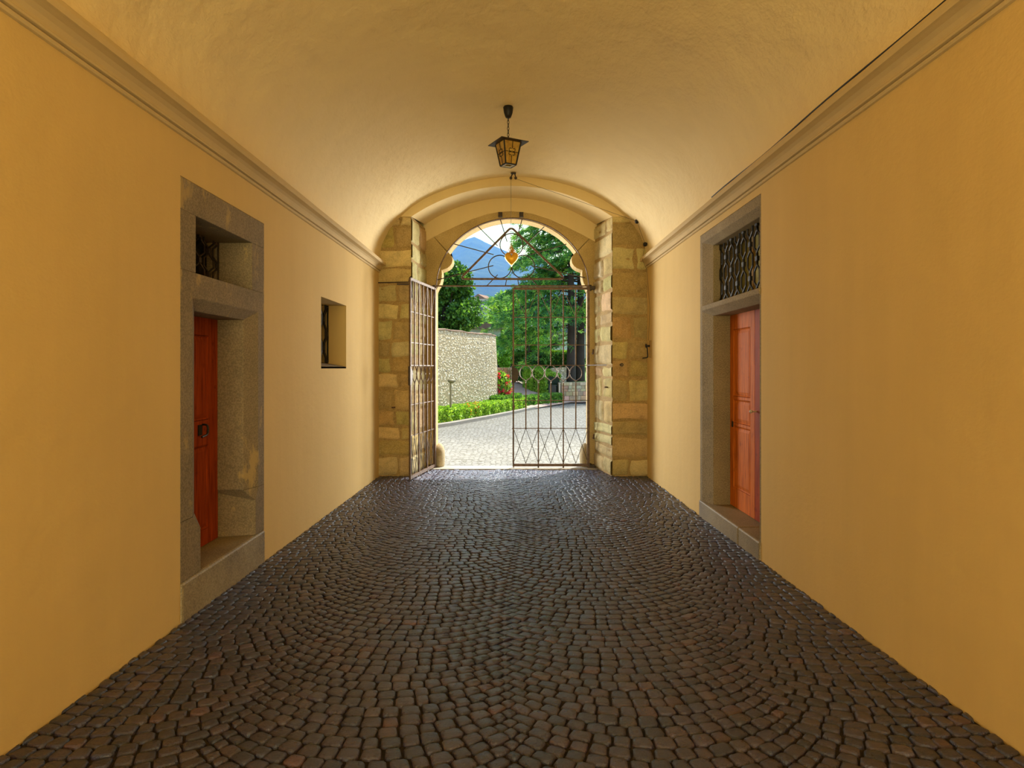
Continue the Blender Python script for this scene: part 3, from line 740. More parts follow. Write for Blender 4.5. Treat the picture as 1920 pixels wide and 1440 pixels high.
# --- left door
XF = -2.104; XI = -2.164; XD = -2.38
d1 = empty('door_1'); tag(d1, 'red wooden door in a deep grey stone surround with a barred opening above, left wall', None, None, 'structure')
y0, y1 = LD; zs = .335
sr = MB()
def jamb(poly, z0_, z1_): sr.prism(poly, lambda x, y: (x, y, z0_), lambda x, y: (x, y, z1_))
jamb([(XF, y0), (XF, 4.42), (XD-.12, 4.45), (XD-.12, y0)], zs, .62)
sr.prism([(0, y0), (0, 1)], lambda a, b_: (0, 0, 0), lambda a, b_: (0, 0, 0)) if False else None
jamb([(XF, y0), (XF, 4.305), (XI, 4.45), (XD-.12, 4.45), (XD-.12, y0)], .72, 2.33)
jamb([(XF, y1), (XF, 5.36), (XD-.12, 5.26), (XD-.12, y1)], zs, .62)
jamb([(XF, y1), (XF, 5.415), (XI, 5.26), (XD-.12, 5.26), (XD-.12, y1)], .72, 2.33)
# tapering chamfer stops between the two
lo = [(XF, y0), (XF, 4.42), (XF-.006, 4.42), (XD-.12, 4.45), (XD-.12, y0)]; hi = [(XF, y0), (XF, 4.305), (XI, 4.45), (XD-.12, 4.45), (XD-.12, y0)]
lo2 = [(XF, y1), (XF, 5.36), (XF-.006, 5.36), (XD-.12, 5.26), (XD-.12, y1)]; hi2 = [(XF, y1), (XF, 5.415), (XI, 5.26), (XD-.12, 5.26), (XD-.12, y1)]
for L1, L2 in ((lo, hi), (lo2, hi2)):
    sr.add([(x, y, .62) for x, y in L1] + [(x, y, .72) for x, y in L2], [(i, (i+1) % 5, 5+(i+1) % 5, 5+i) for i in range(5)])
sr.prism([(XF, 2.33), (XF, 2.164), (XI, 2.085), (XD-.12, 2.085), (XD-.12, 2.33)], lambda x, z: (x, 4.302, z), lambda x, z: (x, 5.418, z))
jamb([(XF, y0), (XF, 4.354), (XD-.12, 4.354), (XD-.12, y0)], 2.33, 2.71); jamb([(XF, 5.287), (XF, y1), (XD-.12, y1), (XD-.12, 5.287)], 2.33, 2.71)
sr.box((XD-.12, y0, 2.71), (XF, y1, 2.918))
sr.build('stone_surround', M['frame_l'], d1, bevel=.007)
s_ = MB(); s_.box((XD-.12, y0, -.05), (XF+.01, y1, zs)); s_.build('stone_step', M['step'], d1, bevel=.018)
lf = MB(); pns = [(4.60, 5.10, 1.30, 1.95), (4.60, 5.10, .46, 1.11)]
panelled(lf, XD+.01, .04, 4.40, 5.265, zs+.005, 2.10, pns, 1); lfo = lf.build('door_leaf', M['wood_l'], d1)
for p in pns: raised(XD+.01, p, 1).build('panel', M['wood_l'], lfo)
s_ = MB(); s_.box((XD+.01, 4.93, 1.19), (XD+.016, 4.99, 1.27)); s_.tube(smooth_path([(XD+.012, 5.00, 1.27), (XD+.05, 5.0, 1.26), (XD+.06, 4.98, 1.20), (XD+.055, 4.90, 1.185)], 4), .008, 6); s_.build('door_latch', M['black'], lfo)
s_ = MB(); grille(s_, lambda u, z, d: Vector((XD-.0+d, u, z)), 4.36, 5.28, 2.33, 2.71, .155, .008); s_.build('barred_grille', M['iron'], d1)
s_ = MB(); s_.box((XD-.10, 4.30, 2.30), (XD-.09, 5.30, 2.74)); s_.build('dark_pane', M['darkpane'], d1)

# --- right door
XF = 2.104; XI = 2.170; XD = 2.36
d2 = empty('door_2'); tag(d2, 'orange-red wooden double door in a granite surround with a barred transom, right wall', None, None, 'structure')
y0, y1 = RD; zs = .222; sr = MB()
def jamb(poly, z0_, z1_): sr.prism(poly, lambda x, y: (x, y, z0_), lambda x, y: (x, y, z1_))
jamb([(XF, y1), (XF, 7.297), (XI, 7.10), (XD+.12, 7.10), (XD+.12, y1)], .05, 3.09)
jamb([(XF, y0), (XF, 5.60), (XI, 5.68), (XD+.12, 5.68), (XD+.12, y0)], .05, 3.09)
sr.prism([(XF, 3.183), (XF, 3.09), (XI, 3.03), (XD+.12, 3.03), (XD+.12, 3.183)], lambda x, z: (x, y0, z), lambda x, z: (x, y1, z))
sr.prism([(XF-.012, 2.385), (XF-.012, 2.335), (XI, 2.265), (XD+.12, 2.265), (XD+.12, 2.385)], lambda x, z: (x, 5.58, z), lambda x, z: (x, 7.29, z))
sr.build('stone_surround', M['frame_r'], d2, bevel=.007)
s_ = MB(); s_.box((XF-.015, 6.10, -.05), (XD+.12, y1, zs)); s_.box((XF-.015, y0, -.05), (XD+.12, 6.094, zs)); s_.build('stone_step', M['step'], d2, bevel=.016)
for (ya, yb, nm, pn) in ((6.385, 7.12, 'door_leaf', 6.50), (5.64, 6.375, 'door_leaf', 5.75)):
    lf = MB(); P0, P1 = pn, pn + .50; pns = [(P0, P1, 1.40, 2.11), (P0, P1, 1.12, 1.37), (P0, P1, .43, 1.09)]
    panelled(lf, XD-.01, .04, ya, yb, zs+.006, 2.27, pns, -1); lfo = lf.build(nm, M['wood_r'] if ya > 6 else M['wood_l'], d2)
    for p in pns: raised(XD-.01, p, -1).build('panel', M['wood_r'] if ya > 6 else M['wood_l'], lfo)
    s_ = MB()
    if ya > 6: s_.box((XD-.016, 7.00, 1.07), (XD-.01, 7.04, 1.13)); s_.build('keyhole_plate', M['black'], lfo)
    else: s_.tube([(XD-.01, 6.33, 1.28), (XD-.05, 6.33, 1.28)], .008); s_.lathe([(.008, 0), (.018, -.008), (.018, -.02), (.006, -.03)], (XD-.05, 6.33, 1.28), 10, 'x'); s_.build('door_knob', M['white'], lfo)
s_ = MB(); grille(s_, lambda u, z, d: Vector((2.245+d, u, z)), 5.68, 7.09, 2.385, 3.03, .185, .010); s_.build('barred_grille', M['black'], d2)
s_ = MB(); s_.box((2.44, 5.6, 2.30), (2.45, 7.2, 3.10)); s_.build('transom_pane', M['greenpane'], d2)
s_ = MB()
for y in (6.22, 6.40, 6.62): s_.box((2.42, y, 2.38), (2.44, y+.03, 3.05))
s_.build('transom_mullions', M['board'], d2)

# --- small window niche
wn = empty('window_1'); tag(wn, 'small deep window niche with a dark wrought grille, left wall', None, None, 'structure')
s_ = MB(); s_.add([(-HW, SW[0], SW[2]), (-HW, SW[1], SW[2]), (-2.42, SW[1], SW[2]+.06), (-2.42, SW[0], SW[2]+.06), (-HW, SW[0], SW[2]-.02), (-HW, SW[1], SW[2]-.02), (-2.42, SW[1], SW[2]-.02), (-2.42, SW[0], SW[2]-.02)], [(0, 1, 2, 3), (4, 5, 6, 7), (0, 1, 5, 4), (2, 3, 7, 6)])
s_.build('sill', M['frame_l'], wn)
s_ = MB(); grille(s_, lambda u, z, d: Vector((-2.345+d, u, z)), SW[0]+.02, SW[1]-.01, 1.77, SW[3], .17, .012); s_.build('barred_grille', M['black'], wn)
s_ = MB(); s_.box((-2.43, SW[0]-.02, SW[2]), (-2.42, SW[1]+.02, SW[3]+.02)); s_.build('dark_pane', M['darkpane'], wn)

#EXTERIOR
# ------------------------------------------------------------------ forecourt: kerb, hedges, walls
def leaves(name, P, size, cols, mt, parent=None, up=None, flat=0.0, aspect=.6, seed=1):
    """many small bent leaf quads at points P (n,3)"""
    r = np.random.default_rng(seed); n = len(P)
    d1 = r.normal(size=(n, 3)); d1[:, 2] *= (1-flat)
    if up is not None: d1 = d1*(1-up[1]) + np.array(up[0])*up[1]*1.7
    d1 /= np.linalg.norm(d1, axis=1, keepdims=True)
    d2 = np.cross(d1, r.normal(size=(n, 3))); d2 /= np.linalg.norm(d2, axis=1, keepdims=True)
    s = size*r.uniform(.6, 1.3, (n, 1)); a = d1*s; b = d2*s*aspect*.5; nn = np.cross(d1, d2)*s*.18
    V = np.stack([P, P + a*.5 + b + nn, P + a, P + a*.5 - b + nn], 1).reshape(-1, 3)
    Fq = np.arange(4*n).reshape(n, 4)
    cc = np.array(cols)[r.integers(0, len(cols), n)]*r.uniform(.7, 1.25, (n, 1))
    return np_mesh(name, V, Fq, np.repeat(cc, 4, 0), mt, parent)

def path_at(pts, s):
    pts = [Vector(p) for p in pts]; L = [0]
    for a, b in zip(pts[:-1], pts[1:]): L.append(L[-1] + (b-a).length)
    t = s*L[-1]
    for i in range(len(pts)-1):
        if t <= L[i+1] or i == len(pts)-2:
            k = (t-L[i])/(L[i+1]-L[i]); d = (pts[i+1]-pts[i]).normalized(); return pts[i].lerp(pts[i+1], k), Vector((-d.y, d.x, 0))

kp = smooth_path([(-7.5, 15.2, 0), (-4.6, 16.6, 0), (-2.4, 18.3, 0), (-1.1, 21.2, 0), (.1, 24.6, 0), (1.4, 28.6, 0), (3.0, 32.2, 0), (6.5, 36.0, 0)], 6)
k_ = MB(); vs = []; fs = []
for i, p in enumerate(kp):
    q, nrm = path_at(kp, i/(len(kp)-1)); c_ = kp[i]
    d = (kp[min(i+1, len(kp)-1)] - kp[max(i-1, 0)]).normalized(); nn_ = Vector((-d.y, d.x, 0))
    for (o_, z_) in ((0, -.02), (0, .085), (.02, .10), (.17, .10), (.17, -.02)): vs.append(c_ + nn_*o_ + Vector((0, 0, z_)))
for i in range(len(kp)-1):
    for j in range(4): fs.append((i*5+j, i*5+j+1, (i+1)*5+j+1, (i+1)*5+j))
k_.add(vs, fs); o = k_.build('trim_5', M['kerb']); tag(o, 'pale stone kerb curving along the low hedge', None, None, 'structure')
# planted bed behind the kerb
b_ = MB(); vs = []; fs = []
for i, p in enumerate(kp):
    d = (kp[min(i+1, len(kp)-1)] - kp[max(i-1, 0)]).normalized(); nn_ = Vector((-d.y, d.x, 0))
    vs += [p + nn_*.17 + Vector((0, 0, .05)), p + nn_*5 + Vector((0, 0, .05))]
for i in range(len(kp)-1): fs.append((2*i, 2*i+1, 2*i+3, 2*i+2))
b_.add(vs, fs); M['soil'] = granite('garden_soil', (.20, .15, .10), (.12, .09, .06), (.30, .24, .17)); o = b_.build('garden_bed', M['soil']); tag(o, 'planted soil bed behind the kerb', None, None, 'structure')

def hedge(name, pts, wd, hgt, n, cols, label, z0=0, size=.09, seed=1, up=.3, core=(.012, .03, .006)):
    r = np.random.default_rng(seed); P = []
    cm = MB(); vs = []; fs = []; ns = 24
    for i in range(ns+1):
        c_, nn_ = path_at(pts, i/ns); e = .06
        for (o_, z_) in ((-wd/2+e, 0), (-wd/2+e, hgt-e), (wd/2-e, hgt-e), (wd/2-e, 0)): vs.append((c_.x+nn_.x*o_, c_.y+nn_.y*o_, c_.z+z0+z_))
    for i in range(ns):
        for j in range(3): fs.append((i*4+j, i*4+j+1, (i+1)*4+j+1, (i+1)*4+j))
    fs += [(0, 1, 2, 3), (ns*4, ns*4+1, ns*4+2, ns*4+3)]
    for _ in range(n):
        c_, nn_ = path_at(pts, r.random()); k = r.random()
        face = r.random(); rr = wd/2 + .03*math.sin(c_.y*9)
        if face < .42: o_, z_ = -rr + abs(r.normal(0, .03)), r.random()*hgt
        elif face < .52: o_, z_ = rr - abs(r.normal(0, .03)), r.random()*hgt
        else: o_, z_ = (r.random()*2-1)*rr, hgt - abs(r.normal(0, .03)) + .02*math.sin(c_.x*14)
        P.append((c_.x+nn_.x*o_, c_.y+nn_.y*o_, c_.z+z0+max(.01, z_-.02)))
    o = leaves(name, np.array(P), size, cols, M['leaf'], up=((0, 0, 1), up), seed=seed); tag(o, label, 'hedge')
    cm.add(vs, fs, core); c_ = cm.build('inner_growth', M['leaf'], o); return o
lg = [(.26, .48, .05), (.34, .58, .07), (.18, .38, .04), (.42, .62, .10)]
dg = [(.06, .17, .035), (.10, .24, .05), (.04, .12, .03)]
mg = [(.13, .30, .05), (.20, .40, .07), (.08, .22, .04)]
kk = [Vector(p) for p in kp]
hp = []
for i, p in enumerate(kk[:35]):
    d = (kk[min(i+1, len(kk)-1)] - kk[max(i-1, 0)]).normalized(); hp.append(p + Vector((-d.y, d.x, 0))*.55)
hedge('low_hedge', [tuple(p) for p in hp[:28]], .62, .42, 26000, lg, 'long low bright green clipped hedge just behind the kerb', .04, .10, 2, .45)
hedge('low_hedge', [(-.2, 26.2, 0), (1.2, 29.2, 0), (2.15, 31.0, 0)], .45, .40, 7000, mg, 'small hedge strip of paler tufts behind the right end of the low hedge', .06, .12, 3, .5)

# round pebble-faced wall
m, N, b = mat('pebble_dash_wall', (.5, .44, .3), .85, spec=.3); co = coords(N)
vo = nd(N, 'ShaderNodeTexVoronoi', feature='F1'); vo.inputs['Scale'].default_value = 11; N.links.new(coords(N, (1, 1, 1.25)), vo.inputs['Vector'])
se = nd(N, 'ShaderNodeSeparateColor'); N.links.new(vo.outputs['Color'], se.inputs[0])
st = ramp(N, se.outputs[0], [(0, (.40, .35, .22)), (.35, (.60, .52, .33)), (.7, (.68, .60, .38)), (.9, (.88, .82, .62)), (1, (.20, .18, .14))])
msk = ramp(N, vo.outputs['Distance'], [(.32, (0,)*3), (.55, (1,)*3)])
c = mix(N, msk, st, (.38, .31, .17)); N.links.new(c, b.inputs['Base Color'])
bump(N, b, ramp(N, vo.outputs['Distance'], [(0, (1,)*3), (.6, (0,)*3)]), 1.0, .022); M['pebble'] = m
M['capstone'] = granite('brick_coping', (.36, .235, .15), (.27, .17, .11), (.42, .30, .20))
wp = smooth_path([(-9, 16.8, 0), (-6.2, 17.0, 0), (-4.3, 18.1, 0), (-2.9, 20.1, 0), (-1.55, 23.0, 0), (-.72, 24.9, 0), (-.78, 25.9, 0), (-1.7, 27.2, 0), (-3.4, 28.4, 0), (-6, 29, 0)], 8)
rw = MB(); vs = []; fs = []; prof = [(-.10, -.05), (-.07, .8), (-.02, 2.0), (.03, 2.86), (.05, 2.95)]
for i, p in enumerate(wp):
    d = (wp[min(i+1, len(wp)-1)] - wp[max(i-1, 0)]).normalized(); nn_ = Vector((d.y, -d.x, 0))
    for (o_, z_) in prof: vs.append(p - nn_*o_ + Vector((0, 0, z_ + .012*math.sin(i*.7)*(z_ > 2))))
for i in range(len(wp)-1):
    for j in range(len(prof)-1): a = i*5+j; fs.append((a, a+1, a+6, a+5))
rw.add(vs, fs); rwo = rw.build('curved_wall', M['pebble'], smooth=True); tag(rwo, 'tall curved beige garden wall faced with pebbles, behind the low hedge', 'wall')
cp = MB(); vs = []; fs = []
for i, p in enumerate(wp):
    d = (wp[min(i+1, len(wp)-1)] - wp[max(i-1, 0)]).normalized(); nn_ = Vector((d.y, -d.x, 0)); zz = .012*math.sin(i*2.3)+.012*math.sin(i*.7)
    for (o_, z_) in ((.02, 2.93), (.02, 2.965), (.06, 2.98), (.4, 2.99), (.4, 2.92)): vs.append(p - nn_*o_ + Vector((0, 0, z_ + zz)))
for i in range(len(wp)-1):
    for j in range(4): a = i*5+j; fs.append((a, a+1, a+6, a+5))
cp.add(vs, fs); cp.build('brick_coping', M['capstone'], rwo)

# garden lamp in front of the wall
M['lampmetal'] = mat('bronze_green_metal', (.20, .19, .11), .5, .4)[0]
p = at(845, 762, 19.9); gl2 = empty('garden_lamp', (p.x, 19.9, .05)); tag(gl2, 'slim garden path lamp with small flat head in front of the pebble wall', 'lamp')
s_ = MB(); s_.tube([(0, 0, 0), (0, 0, 1.22)], .028, 8); s_.build('pole', M['lampmetal'], gl2)
s_ = MB(); s_.lathe([(.02, 1.18), (.07, 1.20), (.13, 1.25), (.12, 1.29), (.03, 1.31)], (.03, 0, 0), 14); s_.build('lamp_head', M['lampmetal'], gl2, smooth=True)

# brick path climbing away, terrace and background ground
g = MB(); g.add([(-1.1, 26.5, .04), (3.2, 31.5, .04), (9, 35.2, .04), (9, 37, .3), (2.4, 32.6, .30), (1.0, 34, .85), (-.3, 36, 1.05), (-3, 36, 1.05), (-3, 28, .06)], [(0, 1, 2, 3, 4, 5, 6, 7, 8)])
g = MB(); g.add([(-2.4, 24.8, .052), (.3, 25.7, .052), (3.3, 32.8, .06), (1.15, 32.4, .50), (-.9, 28.2, .34), (1.15, 32.4, .35), (.15, 37.5, 1.02), (-2.6, 37.5, 1.02), (-2.8, 28.2, .30)], [(0, 1, 4, 8), (1, 2, 3, 4), (4, 3, 6), (4, 6, 7, 8)])
o = g.build('garden_path', M['path']); tag(o, 'pinkish paved garden path curving uphill behind the hedge', None, None, 'structure')
g = MB(); g.add([(8, 33.6, .045), (3.2, 31.6, .045), (1.8, 31.7, .045), (2.5, 36, .045), (9, 38, .045)], [(0, 1, 2, 3, 4)])
o = g.build('side_path', M['path']); tag(o, 'pinkish paving in front of the low rubble wall', None, None, 'structure')
g = MB(); g.add([(1.15, 32.5, .97), (12, 34.6, .97), (14, 52, 1.3), (-14, 52, 1.3), (-14, 37.4, 1.0), (.1, 37.4, 1.0), (1.15, 32.5, .2), (12, 34.6, .0)], [(0, 1, 2, 3, 4, 5), (0, 1, 7, 6)])
M['lawn'] = granite('terrace_grass', (.10, .19, .04), (.06, .12, .025), (.17, .27, .07)); o = g.build('terrace_ground', M['lawn']); tag(o, 'raised garden terrace ground', None, None, 'structure')

# low rubble wall and pebble bank at right
def rubble(name, a, b_, z0, z1, th, label, cols, seed, cz_=(.09, .22)):
    r = random.Random(seed); a, b_ = Vector(a), Vector(b_); d = (b_-a); L = d.length; d.normalize(); nn_ = Vector((d.y, -d.x, 0))
    mb = MB(); back = -nn_*th
    mb.obox((a+b_)/2 + back/2 + Vector((0, 0, (z0+z1)/2)), d*L/2, nn_*(th/2), (0, 0, (z1-z0)/2), (.30, .24, .15)); z = z0
    while z < z1 - .03:
        h_ = min(r.uniform(*cz_), z1-z); u = 0
        while u < L:
            w_ = r.uniform(.12, .42); w_ = min(w_, L-u)
            if w_ > .04:
                pr = r.uniform(.01, .04); c_ = a + d*(u+w_/2) + Vector((0, 0, z+h_/2)); t = r.choice(cols)
                mb.obox(c_ + nn_*0, d*(w_/2-.012), nn_*pr, (0, 0, h_/2-.010), tuple(x*r.uniform(.8, 1.2) for x in t))
            u += w_
        z += h_
    o = mb.build(name, M['ashlar'], bevel=.012); tag(o, label, 'wall'); return o
rc = [(.62, .50, .28), (.50, .40, .22), (.66, .56, .34), (.45, .34, .17), (.58, .48, .30)]
rubble('rubble_wall', (2.35, 32.0, 0), (6.5, 33.9, 0), 0, 1.0, .35, 'low wall of tan rubble blocks under the dark tree trunks at right', rc, 4)
rubble('rubble_wall', (-2.4, 38.0, 0), (-.05, 38.0, 0), 1.05, 1.72, .3, 'low reddish rubble wall at the top of the garden path', [(.50, .28, .15), (.58, .38, .22), (.45, .30, .18)], 6)
g = MB(); pb = [(2.2, 34.2), (3.6, 34.6)]
g.add([(1.9, 33.7, .8), (2.75, 33.9, .8), (2.8, 34.4, 1.75), (1.95, 34.2, 1.7), (2.0, 34.9, 1.7), (2.9, 35, 1.75)], [(0, 1, 2, 3), (3, 2, 5, 4)]); o = g.build('pebble_bank', M['pebble']); tag(o, 'pebble-faced bank between bright hedge and dark trunks', 'wall')
# litter bin and glass post
bn = MB(); p = at(1036, 745, 31.2); bn.box((-.17, -.15, 0), (.17, .15, .80)); bn.box((-.19, -.17, .80), (.19, .17, .84)); o = bn.build('litter_bin', mat('charcoal_metal', (.04, .045, .04), .5, .3)[0], bevel=.01); o.location = (p.x, 31.2, .05); tag(o, 'dark grey upright litter bin at the right end of the low hedge', 'bin')
bn = MB(); bn.box((-.035, -.035, 0), (.035, .035, .95)); bn.box((-.05, -.05, .92), (.05, .05, .96)); o = bn.build('bollard', mat('pale_metal', (.45, .45, .38), .4, .4)[0], bevel=.006); o.location = (p.x+.32, 31.0, .04); tag(o, 'slim pale post beside the dark litter bin', 'post')

# clipped hedges beyond the path
hedge('clipped_hedge', [(.15, 36.2, 1.0), (1.4, 35.6, 1.0), (3.2, 36.2, 1.0)], .9, 1.42, 14000, dg + mg, 'tall dark clipped hedge along the top of the garden path', 0, .13, 8)
hedge('clipped_hedge', [(.95, 34.2, .55), (1.45, 32.9, .30), (2.0, 32.3, .1)], .95, 1.25, 12000, lg, 'rounded bright yellow-green hedge beside the path bend', 0, .11, 9)
hedge('clipped_hedge', [(2.0, 36.9, 1.0), (3.4, 37.4, 1.0)], .8, 1.62, 7000, lg, 'bright sunlit hedge behind the pebble bank', 0, .12, 10)

# red flowering shrub at the wall's end
fs_ = empty('flowering_shrub', (-.55, 25.6, .05)); tag(fs_, 'tall shrub with red flowers growing at the end of the pebble wall', 'shrub')
r = np.random.default_rng(5); n = 5200; P = r.normal(size=(n, 3)); P /= np.linalg.norm(P, axis=1, keepdims=True); P *= (r.random((n, 1))**.4); P = P*np.array([.40, .42, .72]) + np.array([.05, 0, .78])
leaves('foliage', P, .12, mg + lg, M['leaf'], fs_, up=((0, 0, 1), .35), seed=6)
M['petal'] = leafmat('petals', .3)
for k in range(26):
    a = r.random()*6.28; zc = .25 + r.random()*1.25; rr = .40*math.sqrt(max(.05, 1-((zc-.78)/.8)**2)); c0 = np.array([.05+rr*math.cos(a), -abs(rr*math.sin(a)) - .02, zc])
    leaves('flower', c0 + r.normal(0, .028, (26, 3)), .06, [(.75, .05, .07), (.85, .12, .12), (.70, .03, .12)], M['petal'], fs_, aspect=1.0, seed=40+k)
hedge('low_shrub', [(-.95, 24.3, 0), (-.2, 25.6, 0), (.15, 26.5, 0)], .5, .55, 5000, mg, 'loose green shrub at foot of the pebble wall corner', .05, .12, 12, .5)
for (px, py, c_, lb) in ((853, 783, (.95, .30, .06), 'orange flower clump in front of low hedge, left one'), (869, 785, (.95, .42, .12), 'orange flower clump in front of low hedge, right one')):
    p = at(px, py, 18.6); r2 = np.random.default_rng(px); P = r2.normal(0, 1, (160, 3))*np.array([.04, .04, .10])
    o = leaves('flower_clump', P, .07, [c_, tuple(x*.8 for x in c_)], M['petal'], aspect=.8, seed=px); kq = min(hp, key=lambda q: abs(q.x-p.x)); o.location = (kq.x+.12, kq.y-.34, .30); tag(o, lb, 'flowers', None, 'stuff')

# ------------------------------------------------------------------ trees
def crown_points(blobs, n, seed, shell=.45):
    r = np.random.default_rng(seed); P = []
    vol = np.array([b[3]*b[4] for b in blobs]); vol = vol/vol.sum()
    for (x, y, z, rx, rz), f in zip(blobs, vol):
        m_ = max(20, int(n*f)); d = r.normal(size=(m_, 3)); d /= np.linalg.norm(d, axis=1, keepdims=True)
        k = (shell + (1-shell)*r.random((m_, 1)))
        lump = 1 + .14*np.sin(d[:, :1]*7 + x)*np.cos(d[:, 2:]*8 + z)
        P.append(d*k*lump*np.array([rx, rx, rz]) + np.array([x, y, z]))
    return np.concatenate(P)
def tree(name, base, blobs, n, size, cols, label, trunk_r=.18, seed=1, group=None, mt='leaf', inner=True):
    t = empty(name, base); tag(t, label, 'tree', group)
    zt = max(b[2] for b in blobs); tb = MB()
    tb.tube(smooth_path([(0, 0, -.1), (.05, 0, zt*.35), (0, .05, zt*.8)], 4), trunk_r, 8, r1=trunk_r*.4)
    for bl in blobs[::2]: tb.tube(smooth_path([(0, 0, max(.3, bl[2]*.45)), (bl[0]*.5, bl[1]*.5, bl[2]*.75), (bl[0], bl[1], bl[2])], 3), trunk_r*.35, 6, r1=.02)
    tb.build('trunk', M['bark'], t, smooth=True)
    leaves('foliage', crown_points(blobs, n, seed), size, cols, M['leaf'], t, seed=seed, aspect=.75)
    return t
r = random.Random(21)
def blobset(n, rx, z0, z1, rb, seed):
    q = random.Random(seed); L = []
    for _ in range(n):
        a = q.random()*6.28; z = q.uniform(z0, z1); k = 1-abs((z-(z0+z1)/2)/((z1-z0)/2))**2*.55; rr = rx*math.sqrt(q.random())*k
        s_ = rb*q.uniform(.75, 1.25); L.append((rr*math.cos(a), rr*math.sin(a), z, s_, s_*.85))
    return L
# broadleaf tree over the curved wall (left): x 818..893, y 470..612
bl = blobset(34, 1.45, 2.2, 5.5, .66, 3) + [(-.15, 0, 6.0, .38, .5), (-.1, 0, 6.6, .22, .35), (-.3, .2, 5.6, .5, .5)]
tree('broadleaf_tree', (-3.05, 29.5, .3), bl, 30000, .15, [(.05, .16, .02), (.09, .24, .03), (.16, .34, .05), (.03, .10, .015)], 'dense broadleaf tree rising behind the curved pebble wall', .16, 3)
tree('broadleaf_tree', (-4.9, 28.3, .3), blobset(16, 1.2, 1.8, 4.2, .6, 4), 12000, .15, [(.06, .18, .02), (.10, .26, .03)], 'broadleaf tree farther left behind the pebble wall, mostly hidden by the jamb', .16, 4)
# lighter trees in the middle distance
for (px, Y, zc, rx, seed, cols, lb) in ((905, 52, 1.9, 2.0, 31, lg, 'pale green leafy tree in the gap left of the cedar'), (960, 55, 5.0, 3.0, 32, lg + mg, 'yellow-green tree filling the view behind the cedar, centre'), (1030, 58, 4.4, 3.2, 33, mg, 'mid green tree behind the cedar, to its right'), (1092, 60, 4.6, 3.0, 34, mg + dg, 'mid green tree at the far right edge of the gateway view'), (935, 46, 2.6, 1.3, 35, lg, 'bright bush above the low reddish wall'), (862, 60, 2.4, 2.6, 36, mg, 'green tree behind the broadleaf tree at left')):
    x = (px-VX)/F*Y; tree('leafy_tree', (x, Y, 1.2), blobset(16, rx*.75, zc*.35, zc*1.25, rx*.42, seed), 11000, .22, cols, lb, .2, seed)

# cedar with layered drooping branches
def cedar(base, hgt, label, seed, nb=46, spread=4.4, zmin=2.2, ntuft=95, bias=None, tr=.27):
    q = np.random.default_rng(seed); t = empty('cedar_tree', base); tag(t, label, 'tree')
    tb = MB(); tb.tube(smooth_path([(0, 0, -.1), (.03, 0, hgt*.3), (-.02, .02, hgt*.7), (0, 0, hgt)], 5), tr, 12, r1=.05); tb.build('trunk', M['bark'], t, smooth=True)
    V = []; Cc = []; br = MB()
    for k in range(nb):
        f = (k+.5)/nb; z = zmin + (hgt-.6-zmin)*f
        a = q.uniform(0, 2*math.pi) if bias is None or q.random() < .45 else q.normal(bias, .75)
        L = spread*(1-.45*f)*q.uniform(.65, 1.1); rise = q.uniform(.0, .28); droop = q.uniform(.28, .5)
        d = np.array([math.cos(a), math.sin(a), 0]); side = np.array([-d[1], d[0], 0])
        pts = []
        for s in np.linspace(0, 1, 7): pts.append(tuple(d*L*s + np.array([0, 0, z + L*(rise*s - droop*s*s)])))
        br.tube(pts, .055, 5, r1=.008)
        m_ = int(ntuft*L/spread)
        s = .18 + .82*q.random(m_)**.75; lat = q.normal(0, 1, m_)*(.12 + .30*np.sin(s*math.pi*.85))*L*.42
        c_ = d[None]*(L*s)[:, None] + side[None]*lat[:, None]; c_[:, 2] = z + L*(rise*s - droop*s*s) - np.abs(lat)*.28 + q.normal(0, .05, m_)
        for i in range(m_):
            base_c = np.array([(.08, .27, .05), (.14, .37, .06), (.30, .55, .08), (.05, .19, .06)][q.integers(0, 4)])*q.uniform(.75, 1.25)
            od = d*.9 + side*np.sign(lat[i])*min(1, abs(lat[i])*1.6)
            for _ in range(9):
                dv = od*q.uniform(.3, 1) + q.normal(0, .42, 3) + np.array([0, 0, -.30]); dv /= np.linalg.norm(dv); ln_ = q.uniform(.14, .30)
                pv = np.cross(dv, q.normal(size=3)); pv /= np.linalg.norm(pv); o_ = c_[i] + q.normal(0, .05, 3)
                V += [o_ - pv*.02, o_ + pv*.02, o_ + dv*ln_*.7 + pv*.018, o_ + dv*ln_]; Cc += [base_c]*4
    br.build('branches', M['bark'], t, smooth=True)
    V = np.array(V); np_mesh('foliage', V, np.arange(len(V)).reshape(-1, 4), np.array(Cc), M['needle'], t)
    return t
cedar((3.05, 34.6, .95), 10.6, 'large dark cedar with layered drooping branches, left of the two trunks', 51, 62, 4.9, 3.3, 120, math.pi*1.02)
cedar((3.62, 35.4, .95), 11.5, 'cedar behind the first, right of the two dark trunks', 52, 34, 4.2, 2.2, 95, math.pi*1.1)
cedar((.9, 40.5, 1.1), 4.6, 'smaller cedar at the top of the garden path', 53, 26, 2.4, 1.6, 90, None, .14)

